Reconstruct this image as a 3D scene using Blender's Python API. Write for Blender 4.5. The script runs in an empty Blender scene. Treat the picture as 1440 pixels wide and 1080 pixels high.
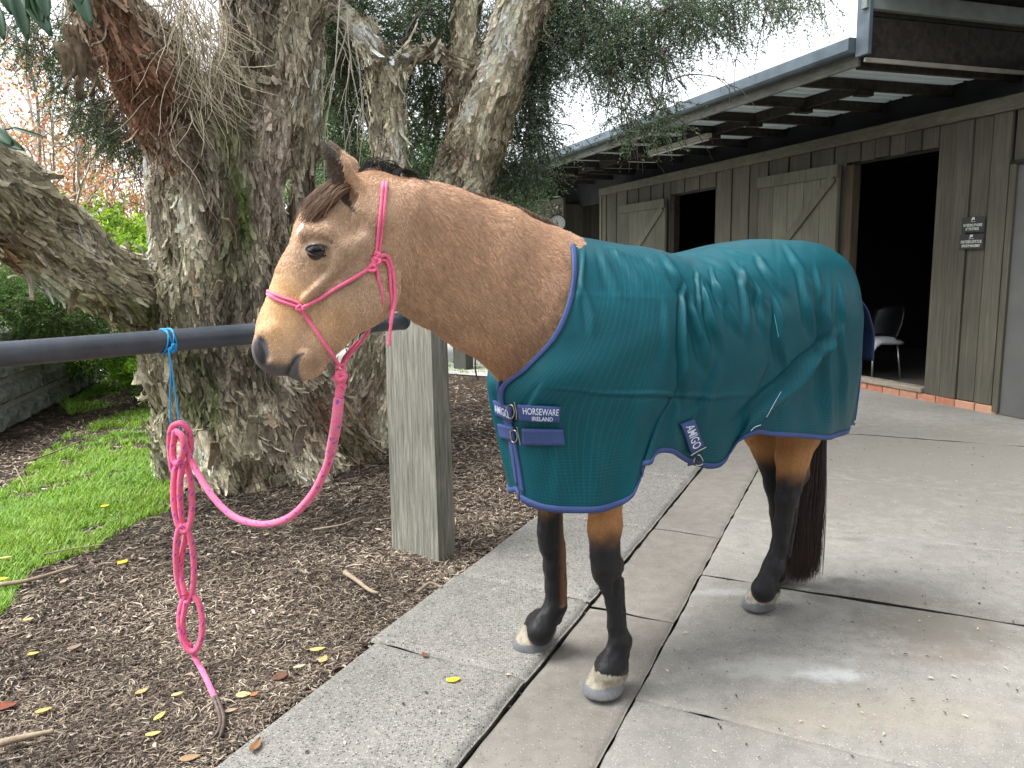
import bpy, math, random
import numpy as np
from mathutils import Vector, Matrix
from mathutils.bvhtree import BVHTree
rng = np.random.default_rng(7); random.seed(7)
SC = bpy.context.scene; COL = SC.collection
# ------------------------------------------------------------------ camera
CH, FPX, PITCH, ROLL = 1.4, 1100.0, math.radians(8.6), 0.0155
cam = bpy.data.cameras.new('camera'); camo = bpy.data.objects.new('camera', cam); COL.objects.link(camo)
cam.sensor_width = 36; cam.lens = 36 * FPX / 1440; cam.clip_end = 500; cam.clip_start = .05
camo.matrix_world = Matrix.Translation((0, 0, CH)) @ Matrix.Rotation(math.pi / 2 - PITCH, 4, 'X') @ Matrix.Rotation(-ROLL, 4, 'Z')
SC.camera = camo
# ------------------------------------------------------------------ sky and sun (bright overcast)
SUN_EL, SUN_AZ = math.radians(60), math.radians(-100)      # azimuth from +Y towards +X
w = bpy.data.worlds.new("World"); SC.world = w; w.use_nodes = True
nt = w.node_tree; nt.nodes.clear()
sky = nt.nodes.new('ShaderNodeTexSky'); sky.sky_type = 'NISHITA'; sky.sun_disc = False
sky.sun_elevation = SUN_EL; sky.sun_rotation = SUN_AZ; sky.air_density = 1.0; sky.dust_density = 3.0
bw = nt.nodes.new('ShaderNodeRGBToBW'); nt.links.new(sky.outputs[0], bw.inputs[0])
cl = nt.nodes.new('ShaderNodeMix'); cl.data_type = 'RGBA'; cl.blend_type = 'MULTIPLY'; cl.inputs[0].default_value = 1
nt.links.new(bw.outputs[0], cl.inputs[6]); cl.inputs[7].default_value = (1.62, 1.68, 1.75, 1)
mx = nt.nodes.new('ShaderNodeMix'); mx.data_type = 'RGBA'
tc = nt.nodes.new('ShaderNodeTexCoord'); cn = nt.nodes.new('ShaderNodeTexNoise'); cn.inputs['Scale'].default_value = 3
cn.inputs['Detail'].default_value = 5; nt.links.new(tc.outputs['Generated'], cn.inputs['Vector'])
mr = nt.nodes.new('ShaderNodeMapRange'); nt.links.new(cn.outputs[0], mr.inputs[0])
mr.inputs[1].default_value = .3; mr.inputs[2].default_value = .6; mr.inputs[3].default_value = .8; mr.inputs[4].default_value = 1
nt.links.new(mr.outputs[0], mx.inputs[0]); nt.links.new(sky.outputs[0], mx.inputs[6]); nt.links.new(cl.outputs[2], mx.inputs[7])
bg = nt.nodes.new('ShaderNodeBackground'); bg.inputs[1].default_value = .15; nt.links.new(mx.outputs[2], bg.inputs[0])
wo = nt.nodes.new('ShaderNodeOutputWorld'); nt.links.new(bg.outputs[0], wo.inputs[0])
sun = bpy.data.lights.new('sun', 'SUN'); sun.energy = 1.5; sun.angle = math.radians(34); sun.color = (1, .97, .92)
suno = bpy.data.objects.new('sun', sun); COL.objects.link(suno)
sd = Vector((math.sin(SUN_AZ) * math.cos(SUN_EL), math.cos(SUN_AZ) * math.cos(SUN_EL), math.sin(SUN_EL)))
suno.rotation_euler = sd.to_track_quat('Z', 'Y').to_euler()
SC.view_settings.view_transform = 'Standard'; SC.view_settings.look = 'None'; SC.view_settings.gamma = 1
SC.view_settings.use_curve_mapping = False; SC.view_settings.exposure = 1.32
SC.cycles.max_bounces = 6; SC.cycles.diffuse_bounces = 4
# ------------------------------------------------------------------ measuring helpers (photo pixel -> place)
def ray(px, py):
    x = (px - 720) / FPX; y = -(py - 540) / FPX; c, s = math.cos(ROLL), math.sin(ROLL)
    xr = x * c + y * s; yr = -x * s + y * c; cp, sp = math.cos(PITCH), math.sin(PITCH)
    return np.array([xr, cp + yr * sp, -sp + yr * cp])
C0 = np.array([0, 0, CH])
def P(px, py, Y): r = ray(px, py); return C0 + r * (Y / r[1])
def G(px, py, z=0.): r = ray(px, py); return C0 + r * ((z - CH) / r[2])
def PLN(px, py, o, n, off=0.): r = ray(px, py); return C0 + r * (((o - C0) @ n + off) / (r @ n))
def proj(p):
    d = np.asarray(p) - C0; cp, sp = math.cos(PITCH), math.sin(PITCH)
    z = d @ np.array([0, cp, -sp]); y = d @ np.array([0, sp, cp]); x = d[..., 0]
    c, s = math.cos(ROLL), math.sin(ROLL)
    return 720 + FPX * (x * c - y * s) / z, 540 - FPX * (x * s + y * c) / z
# ------------------------------------------------------------------ noise
def _h(i, j, k, s):
    n = (i * 374761393 + j * 668265263 + k * 2147483647 + s * 974634777) & 0xffffffff
    n = ((n ^ (n >> 13)) * 1274126177) & 0xffffffff
    return ((n ^ (n >> 16)) & 0xffff) / 65535.0
def vnoise(p, s=0):
    p = np.asarray(p, float); f = np.floor(p); i = f.astype(np.int64); u = p - f; u = u * u * (3 - 2 * u)
    r = 0
    for a in (0, 1):
        wa = u[..., 0] if a else 1 - u[..., 0]
        for b in (0, 1):
            wb = u[..., 1] if b else 1 - u[..., 1]
            for c in (0, 1):
                wc = u[..., 2] if c else 1 - u[..., 2]
                r = r + wa * wb * wc * _h(i[..., 0] + a, i[..., 1] + b, i[..., 2] + c, s)
    return r * 2 - 1
def fbm(p, o=4, s=0, g=.5):
    r = 0; a = 1; t = 0; p = np.asarray(p, float)
    for k in range(o): r = r + a * vnoise(p, s + k); t += a; a *= g; p = p * 2.03 + 7.1
    return r / t
def inpoly(x, y, poly):
    r = np.zeros(x.shape, bool); n = len(poly)
    for i in range(n):
        (x0, y0), (x1, y1) = poly[i], poly[(i + 1) % n]
        if y0 == y1: continue
        r ^= ((y0 > y) != (y1 > y)) & (x < (x1 - x0) * (y - y0) / (y1 - y0) + x0)
    return r
def sstep(a, b, x): t = np.clip((x - a) / (b - a), 0, 1); return t * t * (3 - 2 * t)
# ------------------------------------------------------------------ object helpers
def mesh_np(name, V, F, mat, parent=None, smooth=True, col=None, attrs=None, kind=None):
    """V (n,3), F (m,3|4) int array or list of arrays"""
    me = bpy.data.meshes.new(name); V = np.asarray(V, np.float32)
    Fs = F if isinstance(F, list) else [F]; Fs = [np.asarray(f) for f in Fs if len(f)]
    nl = sum(f.size for f in Fs); npoly = sum(len(f) for f in Fs)
    me.vertices.add(len(V)); me.vertices.foreach_set('co', V.ravel())
    me.loops.add(nl); me.loops.foreach_set('vertex_index', np.concatenate([f.ravel() for f in Fs]).astype(np.int32))
    me.polygons.add(npoly); tot = np.concatenate([np.full(len(f), f.shape[1]) for f in Fs]); st = np.concatenate([[0], np.cumsum(tot)[:-1]])
    me.polygons.foreach_set('loop_start', st.astype(np.int32))
    me.polygons.foreach_set('use_smooth', np.full(npoly, smooth))
    me.update(calc_edges=True)
    if col is not None:
        a = me.color_attributes.new('Col', 'FLOAT_COLOR', 'POINT'); c = np.ones((len(V), 4), np.float32); c[:, :3] = col; a.data.foreach_set('color', c.ravel())
    for k, v in (attrs or {}).items():
        v = np.asarray(v, np.float32)
        if v.ndim == 2: a = me.attributes.new(k, 'FLOAT_VECTOR', 'POINT'); a.data.foreach_set('vector', v.ravel())
        else: a = me.attributes.new(k, 'FLOAT', 'POINT'); a.data.foreach_set('value', v)
    if mat is not None: me.materials.append(mat)
    o = bpy.data.objects.new(name, me); COL.objects.link(o)
    if parent is not None: par(o, parent)
    if kind: o['kind'] = kind
    return o
def tag(o, label=None, cat=None, group=None, kind=None):
    for k, v in (('label', label), ('category', cat), ('group', group), ('kind', kind)):
        if v: o[k] = v
    return o
def empty(name, label=None, cat=None, loc=(0, 0, 0), group=None, kind=None):
    o = bpy.data.objects.new(name, None); COL.objects.link(o); o.location = loc; o.empty_display_size = .1
    return tag(o, label, cat, group, kind)
def wloc(o):
    v = Vector((0, 0, 0))
    while o is not None: v += Vector(o.location); o = o.parent
    return v
def par(o, parent):
    o.parent = parent; o.location = -wloc(parent) + Vector(o.location); return o
class MB:
    def __init__(s): s.v = []; s.f = []; s.c = []
    def add(s, V, F, c=None):
        n = sum(len(a) for a in s.v); V = np.asarray(V, float); s.v.append(V); s.f += [tuple(int(i) + n for i in f) for f in F]
        s.c.append(np.tile(np.array(c if c is not None else (1, 1, 1), float), (len(V), 1)) if np.ndim(c) < 2 else np.asarray(c))
    def box(s, c, ax, ay, az, bev=0., col=None):
        """c centre, ax ay az half-axis vectors; bevelled along all edges when bev>0"""
        c, ax, ay, az = [np.asarray(q, float) for q in (c, ax, ay, az)]
        if bev <= 0:
            V = [c + i * ax + j * ay + k * az for i in (-1, 1) for j in (-1, 1) for k in (-1, 1)]
            F = [(0, 1, 3, 2), (4, 6, 7, 5), (0, 4, 5, 1), (2, 3, 7, 6), (0, 2, 6, 4), (1, 5, 7, 3)]
        else:
            la, lb, lc = [np.linalg.norm(q) for q in (ax, ay, az)]; V = []; idx = {}
            for i in (-1, 1):
                for j in (-1, 1):
                    for k in (-1, 1):
                        for m in range(3):
                            q = [i * (1 if m == 0 else 1 - bev / la), j * (1 if m == 1 else 1 - bev / lb), k * (1 if m == 2 else 1 - bev / lc)]
                            idx[i, j, k, m] = len(V); V.append(c + q[0] * ax + q[1] * ay + q[2] * az)
            F = []
            S = (-1, 1)
            for i in S:
                F.append([idx[i, -1, -1, 0], idx[i, 1, -1, 0], idx[i, 1, 1, 0], idx[i, -1, 1, 0]][::i])
                F.append([idx[-1, i, -1, 1], idx[-1, i, 1, 1], idx[1, i, 1, 1], idx[1, i, -1, 1]][::i])
                F.append([idx[-1, -1, i, 2], idx[1, -1, i, 2], idx[1, 1, i, 2], idx[-1, 1, i, 2]][::i])
            for j in S:
                for k in S:
                    F.append([idx[-1, j, k, 1], idx[1, j, k, 1], idx[1, j, k, 2], idx[-1, j, k, 2]][::-j * k])
                    F.append([idx[j, -1, k, 0], idx[j, 1, k, 0], idx[j, 1, k, 2], idx[j, -1, k, 2]][::j * k])
                    F.append([idx[j, k, -1, 0], idx[j, k, 1, 0], idx[j, k, 1, 1], idx[j, k, -1, 1]][::-j * k])
            for i in S:
                for j in S:
                    for k in S: F.append([idx[i, j, k, 0], idx[i, j, k, 1], idx[i, j, k, 2]][::i * j * k])
        s.add(V, F, col)
    def tube(s, pts, r, n=8, col=None, cap=True):
        pts = np.asarray(pts, float); m = len(pts); r = np.broadcast_to(np.asarray(r, float), (m,))
        T = np.gradient(pts, axis=0); T /= np.linalg.norm(T, axis=1)[:, None] + 1e-12
        up = np.array([0, 0, 1.]) if abs(T[0][2]) < .9 else np.array([1., 0, 0]); V = []
        u = np.cross(T[0], up); u /= np.linalg.norm(u)
        for i in range(m):
            u = u - T[i] * (u @ T[i]); u /= np.linalg.norm(u) + 1e-12; v = np.cross(T[i], u)
            a = np.arange(n) * 2 * math.pi / n
            V.append(pts[i] + r[i] * (np.cos(a)[:, None] * u + np.sin(a)[:, None] * v))
        V = np.concatenate(V); F = []
        for i in range(m - 1):
            for j in range(n): a = i * n + j; b = i * n + (j + 1) % n; F.append((a, b, b + n, a + n))
        if cap: F.append(tuple(range(n))[::-1]); F.append(tuple(range((m - 1) * n, m * n)))
        s.add(V, F, col)
    def build(s, name, mat, parent=None, smooth=False, colors=False):
        me = bpy.data.meshes.new(name); V = np.concatenate(s.v); me.from_pydata(V.tolist(), [], s.f)
        if colors:
            a = me.color_attributes.new('Col', 'FLOAT_COLOR', 'POINT'); c = np.ones((len(V), 4), np.float32); c[:, :3] = np.concatenate(s.c); a.data.foreach_set('color', c.ravel())
        if smooth: me.polygons.foreach_set('use_smooth', np.ones(len(me.polygons), bool))
        me.materials.append(mat); o = bpy.data.objects.new(name, me); COL.objects.link(o)
        if parent is not None: par(o, parent)
        return o
def spline(pts, n):
    """Catmull-Rom through pts (k,d) -> (n,d)"""
    pts = np.asarray(pts, float); k = len(pts); e = np.vstack([2 * pts[0] - pts[1], pts, 2 * pts[-1] - pts[-2]])
    t = np.linspace(0, k - 1 - 1e-9, n); i = t.astype(int); u = (t - i)[:, None]
    a, b, c, d = e[i], e[i + 1], e[i + 2], e[i + 3]
    return .5 * (2 * b + (c - a) * u + (2 * a - 5 * b + 4 * c - d) * u * u + (3 * b - a - 3 * c + d) * u ** 3)
# ------------------------------------------------------------------ materials
class M:
    def __init__(s, name):
        s.m = bpy.data.materials.new(name); s.m.use_nodes = True; s.t = s.m.node_tree; s.b = s.t.nodes['Principled BSDF']; s.o = s.t.nodes['Material Output']
    def n(s, typ, **kw):
        nd = s.t.nodes.new('ShaderNode' + typ)
        for k, v in kw.items():
            if k.startswith('i_'):
                key = k[2:].replace('_', ' '); key = int(key) if key.isdigit() else key
                if hasattr(v, 'is_output'): s.t.links.new(v, nd.inputs[key])
                else: nd.inputs[key].default_value = v
            else: setattr(nd, k, v)
        return nd
    def coord(s, scale=(1, 1, 1), kind='Object', attr=None, rot=(0, 0, 0)):
        src = s.n('Attribute', attribute_name=attr).outputs['Vector'] if attr else s.n('TexCoord').outputs[kind]
        return s.n('Mapping', i_Vector=src, i_Scale=scale, i_Rotation=rot).outputs[0]
    def noise(s, vec, scale, detail=4, rough=.55, dist=0.):
        return s.n('TexNoise', i_Vector=vec, i_Scale=scale, i_Detail=detail, i_Roughness=rough, i_Distortion=dist).outputs[0]
    def vor(s, vec, scale, feature='F1', rand=1.):
        return s.n('TexVoronoi', i_Vector=vec, i_Scale=scale, i_Randomness=rand, feature=feature)
    def ramp(s, f, *st):
        r = s.n('ValToRGB', i_Fac=f); e = r.color_ramp.elements
        while len(e) < len(st): e.new(.5)
        for k, (p, c) in enumerate(st):
            e[k].position = p; e[k].color = (*(c if hasattr(c, '__len__') else (c, c, c)), 1)
        return r.outputs[0]
    def mix(s, f, a, b, mode='MIX'):
        nd = s.t.nodes.new('ShaderNodeMix'); nd.data_type = 'RGBA'; nd.blend_type = mode
        for i, v in ((0, f), (6, a), (7, b)):
            if hasattr(v, 'is_output'): s.t.links.new(v, nd.inputs[i])
            elif i == 0: nd.inputs[0].default_value = v
            else: nd.inputs[i].default_value = (*v, 1) if len(v) == 3 else v
        return nd.outputs[2]
    def math(s, op, a, b=0.): 
        nd = s.n('Math', operation=op)
        for i, v in ((0, a), (1, b)):
            if hasattr(v, 'is_output'): s.t.links.new(v, nd.inputs[i])
            else: nd.inputs[i].default_value = v
        return nd.outputs[0]
    def attr(s, name='Col'): return s.n('Attribute', attribute_name=name).outputs['Color']
    def base(s, v):
        if hasattr(v, 'is_output'): s.t.links.new(v, s.b.inputs['Base Color'])
        else: s.b.inputs['Base Color'].default_value = (*v, 1)
    def rough(s, v):
        if hasattr(v, 'is_output'): s.t.links.new(v, s.b.inputs['Roughness'])
        else: s.b.inputs['Roughness'].default_value = v
    def set(s, **kw):
        for k, v in kw.items(): s.b.inputs[k.replace('_', ' ')].default_value = v
        return s
    def bump(s, h, dist=.01, strength=1., normal=None):
        nd = s.n('Bump', i_Height=h, i_Distance=dist, i_Strength=strength)
        if normal is not None: s.t.links.new(normal, nd.inputs['Normal'])
        s.t.links.new(nd.outputs[0], s.b.inputs['Normal']); return nd.outputs[0]
def simple(name, col, rough=.6, var=.15, scale=20, bump=.0, metallic=0., spec=.4):
    m = M(name); v = m.coord(); nz = m.noise(v, scale, 5)
    c = np.array(col); m.base(m.ramp(nz, (.25, tuple(c * (1 - var))), (.75, tuple(np.minimum(c * (1 + var), 1)))))
    m.rough(rough); m.set(Metallic=metallic); m.b.inputs['Specular IOR Level'].default_value = spec
    if bump: m.bump(nz, bump)
    return m.m
def wood(name, c1, c2, ax=(14, 14, .7), scale=3., bump=.003, streak=None, rough=.85):
    m = M(name); v = m.coord(ax); oi = m.n('ObjectInfo').outputs['Random']
    off = m.n('VectorMath', operation='ADD', i_0=v); t = m.math('MULTIPLY', oi, 37.); m.t.links.new(t, off.inputs[1])
    g = m.noise(off.outputs[0], scale, 7, .62, .6); big = m.noise(m.coord((1, 1, 1)), 1.3, 4)
    c = m.mix(m.ramp(g, (.3, 0.), (.72, 1.)), c1, c2)
    c = m.mix(1., c, m.ramp(big, (.2, .72), (.8, 1.2)), 'MULTIPLY')
    c = m.mix(1., c, m.ramp(oi, (0, .8), (1, 1.15)), 'MULTIPLY')
    m.base(c); m.rough(rough); m.bump(g, bump, 1.); m.b.inputs['Specular IOR Level'].default_value = .2
    return m.m
# ------------------------------------------------------------------ signed-distance modelling on a rectilinear grid + surface nets
class Field:
    def __init__(s, xs, ys, zs):
        s.ax = [np.asarray(a, np.float32) for a in (xs, ys, zs)]; s.d = np.full([len(a) for a in s.ax], 1., np.float32)
    def sub(s, lo, hi):
        sl = []
        for a, l, h in zip(s.ax, lo, hi):
            i = max(np.searchsorted(a, l) - 1, 0); j = min(np.searchsorted(a, h) + 1, len(a)); sl.append(slice(i, j))
        return tuple(sl), [a[q].reshape([-1 if k == m else 1 for m in range(3)]) for k, (a, q) in enumerate(zip(s.ax, sl))]
    def put(s, sl, d, k, op):
        e = s.d[sl]
        if op == '+':
            h = np.maximum(k - np.abs(e - d), 0) / k; s.d[sl] = np.minimum(e, d) - h * h * k * .25
        else:
            d = -d; h = np.maximum(k - np.abs(e - d), 0) / k; s.d[sl] = np.maximum(e, d) + h * h * k * .25
    def cone(s, a, b, ra, rb, wa=1., wb=None, n=(0, 1, 0), k=.02, op='+'):
        a = np.asarray(a, np.float32); b = np.asarray(b, np.float32); wb = wa if wb is None else wb; R = max(ra * max(wa, 1), rb * max(wb, 1)) + k + .01
        sl, (X, Y, Z) = s.sub(np.minimum(a, b) - R, np.maximum(a, b) + R)
        if any(q.stop <= q.start for q in sl): return
        n = np.asarray(n, np.float32); ab = b - a; L2 = float(ab @ ab) + 1e-12
        qx, qy, qz = X - a[0], Y - a[1], Z - a[2]
        t = np.clip((qx * ab[0] + qy * ab[1] + qz * ab[2]) / L2, 0, 1)
        qx = qx - t * ab[0]; qy = qy - t * ab[1]; qz = qz - t * ab[2]
        c = qx * n[0] + qy * n[1] + qz * n[2]; w_ = wa + (wb - wa) * t
        d = np.sqrt(np.maximum(qx * qx + qy * qy + qz * qz - c * c, 0) + (c / w_) ** 2) - (ra + (rb - ra) * t)
        s.put(sl, d.astype(np.float32), k, op)
    def ell(s, c, r, A=None, k=.02, op='+'):
        """ellipsoid, r radii along the rows of A"""
        c = np.asarray(c, np.float32); r = np.asarray(r, np.float32); A = np.eye(3) if A is None else np.asarray(A); R = r.max() + k + .01
        sl, (X, Y, Z) = s.sub(c - R, c + R); x, y, z = X - c[0], Y - c[1], Z - c[2]; q = 0
        for i in range(3): q = q + ((x * A[i][0] + y * A[i][1] + z * A[i][2]) / r[i]) ** 2
        q = np.sqrt(q); d = (q - 1) * r.min() * .5 + (q - 1) * .5 * float(np.mean(r))
        s.put(sl, d.astype(np.float32), k, op)
    def mesh(s):
        D = s.d; ins = D < 0; nx, ny, nz = D.shape
        c = np.zeros((nx - 1, ny - 1, nz - 1), np.int8)
        for i in (0, 1):
            for j in (0, 1):
                for k in (0, 1): c += ins[i:nx - 1 + i, j:ny - 1 + j, k:nz - 1 + k]
        act = (c > 0) & (c < 8); I = np.argwhere(act); idx = np.full(act.shape, -1, np.int32); idx[act] = np.arange(len(I))
        V = np.zeros((len(I), 3)); cnt = np.zeros(len(I)); a3 = s.ax
        corners = [(i, j, k) for i in (0, 1) for j in (0, 1) for k in (0, 1)]
        val = {q: D[I[:, 0] + q[0], I[:, 1] + q[1], I[:, 2] + q[2]] for q in corners}
        pos = {q: np.stack([a3[m][I[:, m] + q[m]] for m in range(3)], 1) for q in corners}
        for q in corners:
            for m in range(3):
                if q[m] == 0:
                    p = list(q); p[m] = 1; p = tuple(p); va, vb = val[q], val[p]; x = (va < 0) != (vb < 0)
                    t = np.where(x, va / np.where(x, va - vb, 1), 0)[:, None]; V += np.where(x[:, None], pos[q] + (pos[p] - pos[q]) * t, 0); cnt += x
        V /= cnt[:, None]; F = []
        for m in range(3):
            u, v = (m + 1) % 3, (m + 2) % 3
            s0 = [slice(None)] * 3; s1 = [slice(None)] * 3; s0[m] = slice(0, -1); s1[m] = slice(1, None)
            e = ins[tuple(s0)] != ins[tuple(s1)]; E = np.argwhere(e)
            E = E[(E[:, u] > 0) & (E[:, v] > 0) & (E[:, u] < D.shape[u] - 1) & (E[:, v] < D.shape[v] - 1)]
            def cell(du, dv): q = E.copy(); q[:, u] -= du; q[:, v] -= dv; return idx[q[:, 0], q[:, 1], q[:, 2]]
            Q = np.stack([cell(1, 1), cell(0, 1), cell(0, 0), cell(1, 0)], 1); fl = ~ins[E[:, 0], E[:, 1], E[:, 2]]
            Q[fl] = Q[fl][:, ::-1]; F.append(Q)
        return V, np.concatenate(F)
def vnormals(V, F):
    n = np.zeros_like(V); a = V[F[:, 0]]; fn = np.cross(V[F[:, 2]] - a, V[F[:, -1]] - V[F[:, 1]])
    for i in range(F.shape[1]):
        for m in range(3): n[:, m] += np.bincount(F[:, i], fn[:, m], len(V))
    return n / (np.linalg.norm(n, axis=1)[:, None] + 1e-12)
def smooth_np(V, F, it=1, lam=.5):
    e = np.concatenate([F[:, [i, (i + 1) % F.shape[1]]] for i in range(F.shape[1])]); e = np.concatenate([e, e[:, ::-1]])
    cnt = np.bincount(e[:, 0], minlength=len(V)).astype(float)
    for k in range(it):
        S = np.stack([np.bincount(e[:, 0], V[e[:, 1], m], len(V)) for m in range(3)], 1) / np.maximum(cnt, 1)[:, None]
        V = V + lam * (S - V)
    return V
# ================================================================== GROUND
RO = math.radians(24.5); KD = np.array([math.sin(RO), math.cos(RO), 0.]); KR = np.array([math.cos(RO), -math.sin(RO), 0.])
K0, K1, K2 = -1.655, -1.0, -.64                                         # left edge of the pavement, its right edge, right edge of the channel
def KP(r, t, z=0.): return KR * r + KD * t + np.array([0, 0, z])
def tk(px, py): return float(G(px, py) @ KD)
def soilz(x, y): return .018 * fbm(np.stack([x * 1.2, y * 1.2, x * 0], -1), 3, 61) + .006 * fbm(np.stack([x * 9, y * 9, x * 0], -1), 3, 62)
sm_ = M('mulch_soil'); v = sm_.coord((1, 1, 1)); n1_ = sm_.noise(v, 2.2, 5); n2_ = sm_.noise(v, 90, 6, .75); n3_ = sm_.vor(sm_.coord((1, 1, 1)), 140).outputs[0]
c = sm_.ramp(n2_, (.32, (.022, .014, .009)), (.52, (.058, .041, .030)), (.72, (.19, .145, .105))); c = sm_.mix(1., c, sm_.ramp(n1_, (.3, .65), (.7, 1.25)), 'MULTIPLY'); sm_.base(c); sm_.rough(.95); sm_.bump(n2_, .012, 1.)
sm_.b.inputs['Specular IOR Level'].default_value = .15
gx_, gy_ = np.meshgrid(np.concatenate([np.linspace(-150, -9, 24), np.linspace(-8.8, 3, 150), np.linspace(4, 150, 20)]), np.concatenate([np.linspace(-20, .5, 8), np.linspace(.6, 12, 160), np.linspace(12.5, 250, 30)]), indexing='ij')
gz_ = soilz(gx_, gy_) * sstep(14, 9, gy_) - .022 - .05 * sstep(K0 - .05, K0 + .15, gx_ * KR[0] + gy_ * KR[1]); i_ = np.arange(gx_.size).reshape(gx_.shape)
ground = mesh_np('ground', np.stack([gx_, gy_, gz_], -1).reshape(-1, 3), np.stack([i_[:-1, :-1], i_[1:, :-1], i_[1:, 1:], i_[:-1, 1:]], -1).reshape(-1, 4), sm_.m, kind='structure')
def concrete(name, base, peb, pscale, psize, bump, stain=.25, rr=.85, tone_patches=()):
    m = M(name); v = m.coord((1, 1, 1)); big = m.noise(v, .9, 6, .6); mid = m.noise(v, 14, 6, .65); fine = m.noise(v, 260, 3); vo = m.vor(v, pscale); d = vo.outputs['Distance']
    c = m.mix(m.ramp(big, (.3, 0.), (.7, 1.)), tuple(np.array(base) * (1 - stain)), tuple(np.array(base) * 1.08)); c = m.mix(1., c, m.ramp(mid, (.25, .78), (.75, 1.16)), 'MULTIPLY'); c = m.mix(1., c, m.ramp(fine, (.2, .80), (.8, 1.18)), 'MULTIPLY')
    pc = m.mix(m.n('SeparateColor', i_Color=vo.outputs['Color']).outputs[0], peb[0], peb[1]); sel = m.math('LESS_THAN', d, psize); sel2 = m.math('GREATER_THAN', m.n('SeparateColor', i_Color=vo.outputs['Color']).outputs[1], peb[2])
    pm = m.math('MULTIPLY', sel, sel2); c = m.mix(pm, c, pc)
    for (px, py, rx, ry, col, s) in tone_patches:
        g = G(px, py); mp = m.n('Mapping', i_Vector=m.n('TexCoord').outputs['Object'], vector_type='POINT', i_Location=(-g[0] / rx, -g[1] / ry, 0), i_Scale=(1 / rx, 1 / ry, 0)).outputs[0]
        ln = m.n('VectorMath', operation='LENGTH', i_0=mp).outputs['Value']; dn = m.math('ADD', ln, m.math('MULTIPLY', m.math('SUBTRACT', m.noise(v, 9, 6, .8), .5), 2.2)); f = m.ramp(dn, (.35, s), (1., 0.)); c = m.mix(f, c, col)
    m.base(c); m.rough(rr); h_ = m.math('ADD', m.math('MULTIPLY', fine, .3), m.math('SUBTRACT', 1., d)); m.b.inputs['Specular IOR Level'].default_value = .25
    m.bump(m.math('ADD', m.math('MULTIPLY', mid, .6), m.math('ADD', m.math('MULTIPLY', pm, .5), m.math('MULTIPLY', fine, .35))), bump); return m.m
concA = concrete('aggregate_concrete', (.24, .228, .204), ((.035, .035, .035), (.37, .35, .31), .08), 135, .44, .005)
concB = concrete('channel_concrete', (.215, .196, .170), ((.10, .09, .08), (.34, .30, .26), .55), 110, .30, .003)
concC = concrete('apron_concrete', (.27, .255, .228), ((.12, .115, .10), (.46, .44, .40), .45), 140, .30, .003, .30, tone_patches=(  # broad leading entries make the apron darker towards the back right
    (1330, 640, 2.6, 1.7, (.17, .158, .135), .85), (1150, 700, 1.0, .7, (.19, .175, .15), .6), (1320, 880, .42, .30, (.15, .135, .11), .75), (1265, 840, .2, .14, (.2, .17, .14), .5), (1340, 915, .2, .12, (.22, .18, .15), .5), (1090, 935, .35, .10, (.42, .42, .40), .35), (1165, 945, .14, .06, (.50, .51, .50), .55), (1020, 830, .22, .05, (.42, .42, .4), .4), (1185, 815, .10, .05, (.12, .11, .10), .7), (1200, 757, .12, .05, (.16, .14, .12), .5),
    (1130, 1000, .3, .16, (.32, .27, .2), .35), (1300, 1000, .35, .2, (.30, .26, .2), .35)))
joint_soil = simple('joint_dirt', (.035, .028, .02), .95, .4, 60, .004)
mb = MB(); mb.box(KP((K0 + 6.3) / 2, 6.5, -.105), KR * ((6.3 - K0) / 2), KD * 8.5, (0, 0, .05)); bed = mb.build('paving_bed', joint_soil); bed['kind'] = 'structure'
def slab(parent, r0, r1, t0, t1, z0, z1, mat, seed, gap=.006, rim=.012, skew=0., cr=None):
    """one cast slab with slightly ragged, worn edges"""
    nr = max(int((r1 - r0) / .035), 6); ntt = max(int((t1 - t0) / .035), 6); nr, ntt = min(nr, 60), min(ntt, 90)
    r = np.linspace(r0 + gap, r1 - gap, nr); t = np.linspace(t0 + gap, t1 - gap, ntt); r = np.concatenate([[r[0], r[0] + .006, r[0] + .016], r[1:-1], [r[-1] - .016, r[-1] - .006, r[-1]]]); t = np.concatenate([[t[0], t[0] + .006, t[0] + .016], t[1:-1], [t[-1] - .016, t[-1] - .006, t[-1]]])
    R_, T_ = np.meshgrid(r, t, indexing='ij'); e = np.minimum(np.minimum(R_ - r[0], r[-1] - R_), np.minimum(T_ - t[0], t[-1] - T_)); Z = z1 - rim * (1 - sstep(0, .02, e)) ** 2 + .0025 * fbm(np.stack([R_ * 2.5, T_ * 2.5, R_ * 0 + seed], -1), 3, 71)
    wob = sstep(.03, 0, e) * .004; nzr = vnoise(np.stack([T_ * 14, R_ * 0 + seed, R_ * 0], -1), 72) * wob; nzt = (vnoise(np.stack([R_ * 9, T_ * 0 + seed, R_ * 0], -1), 73) + .8 * vnoise(np.stack([R_ * 2, R_ * 0, R_ * 0 + seed], -1), 74)) * sstep(.06, 0, np.minimum(T_ - t[0], t[-1] - T_)) * .016
    Wp = KR * (R_ + nzr)[..., None] + KD * (T_ + nzt + skew * (R_ - r0))[..., None] + np.array([0, 0, 1.]) * Z[..., None]
    V, F = gridmesh0(Wp); A, Bn = R_.shape; i = np.arange(A * Bn).reshape(A, Bn); ring = np.concatenate([i[:, 0], i[-1, 1:], i[-2::-1, -1], i[0, -2:0:-1]]); k = len(V); low = V[ring].copy(); low[:, 2] = z0; n = len(ring); a = np.arange(n); b = (a + 1) % n
    return mesh_np('slab', np.concatenate([V, low]), [F, np.stack([ring, ring[b], b + k, a + k], 1)], mat, parent)
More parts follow.
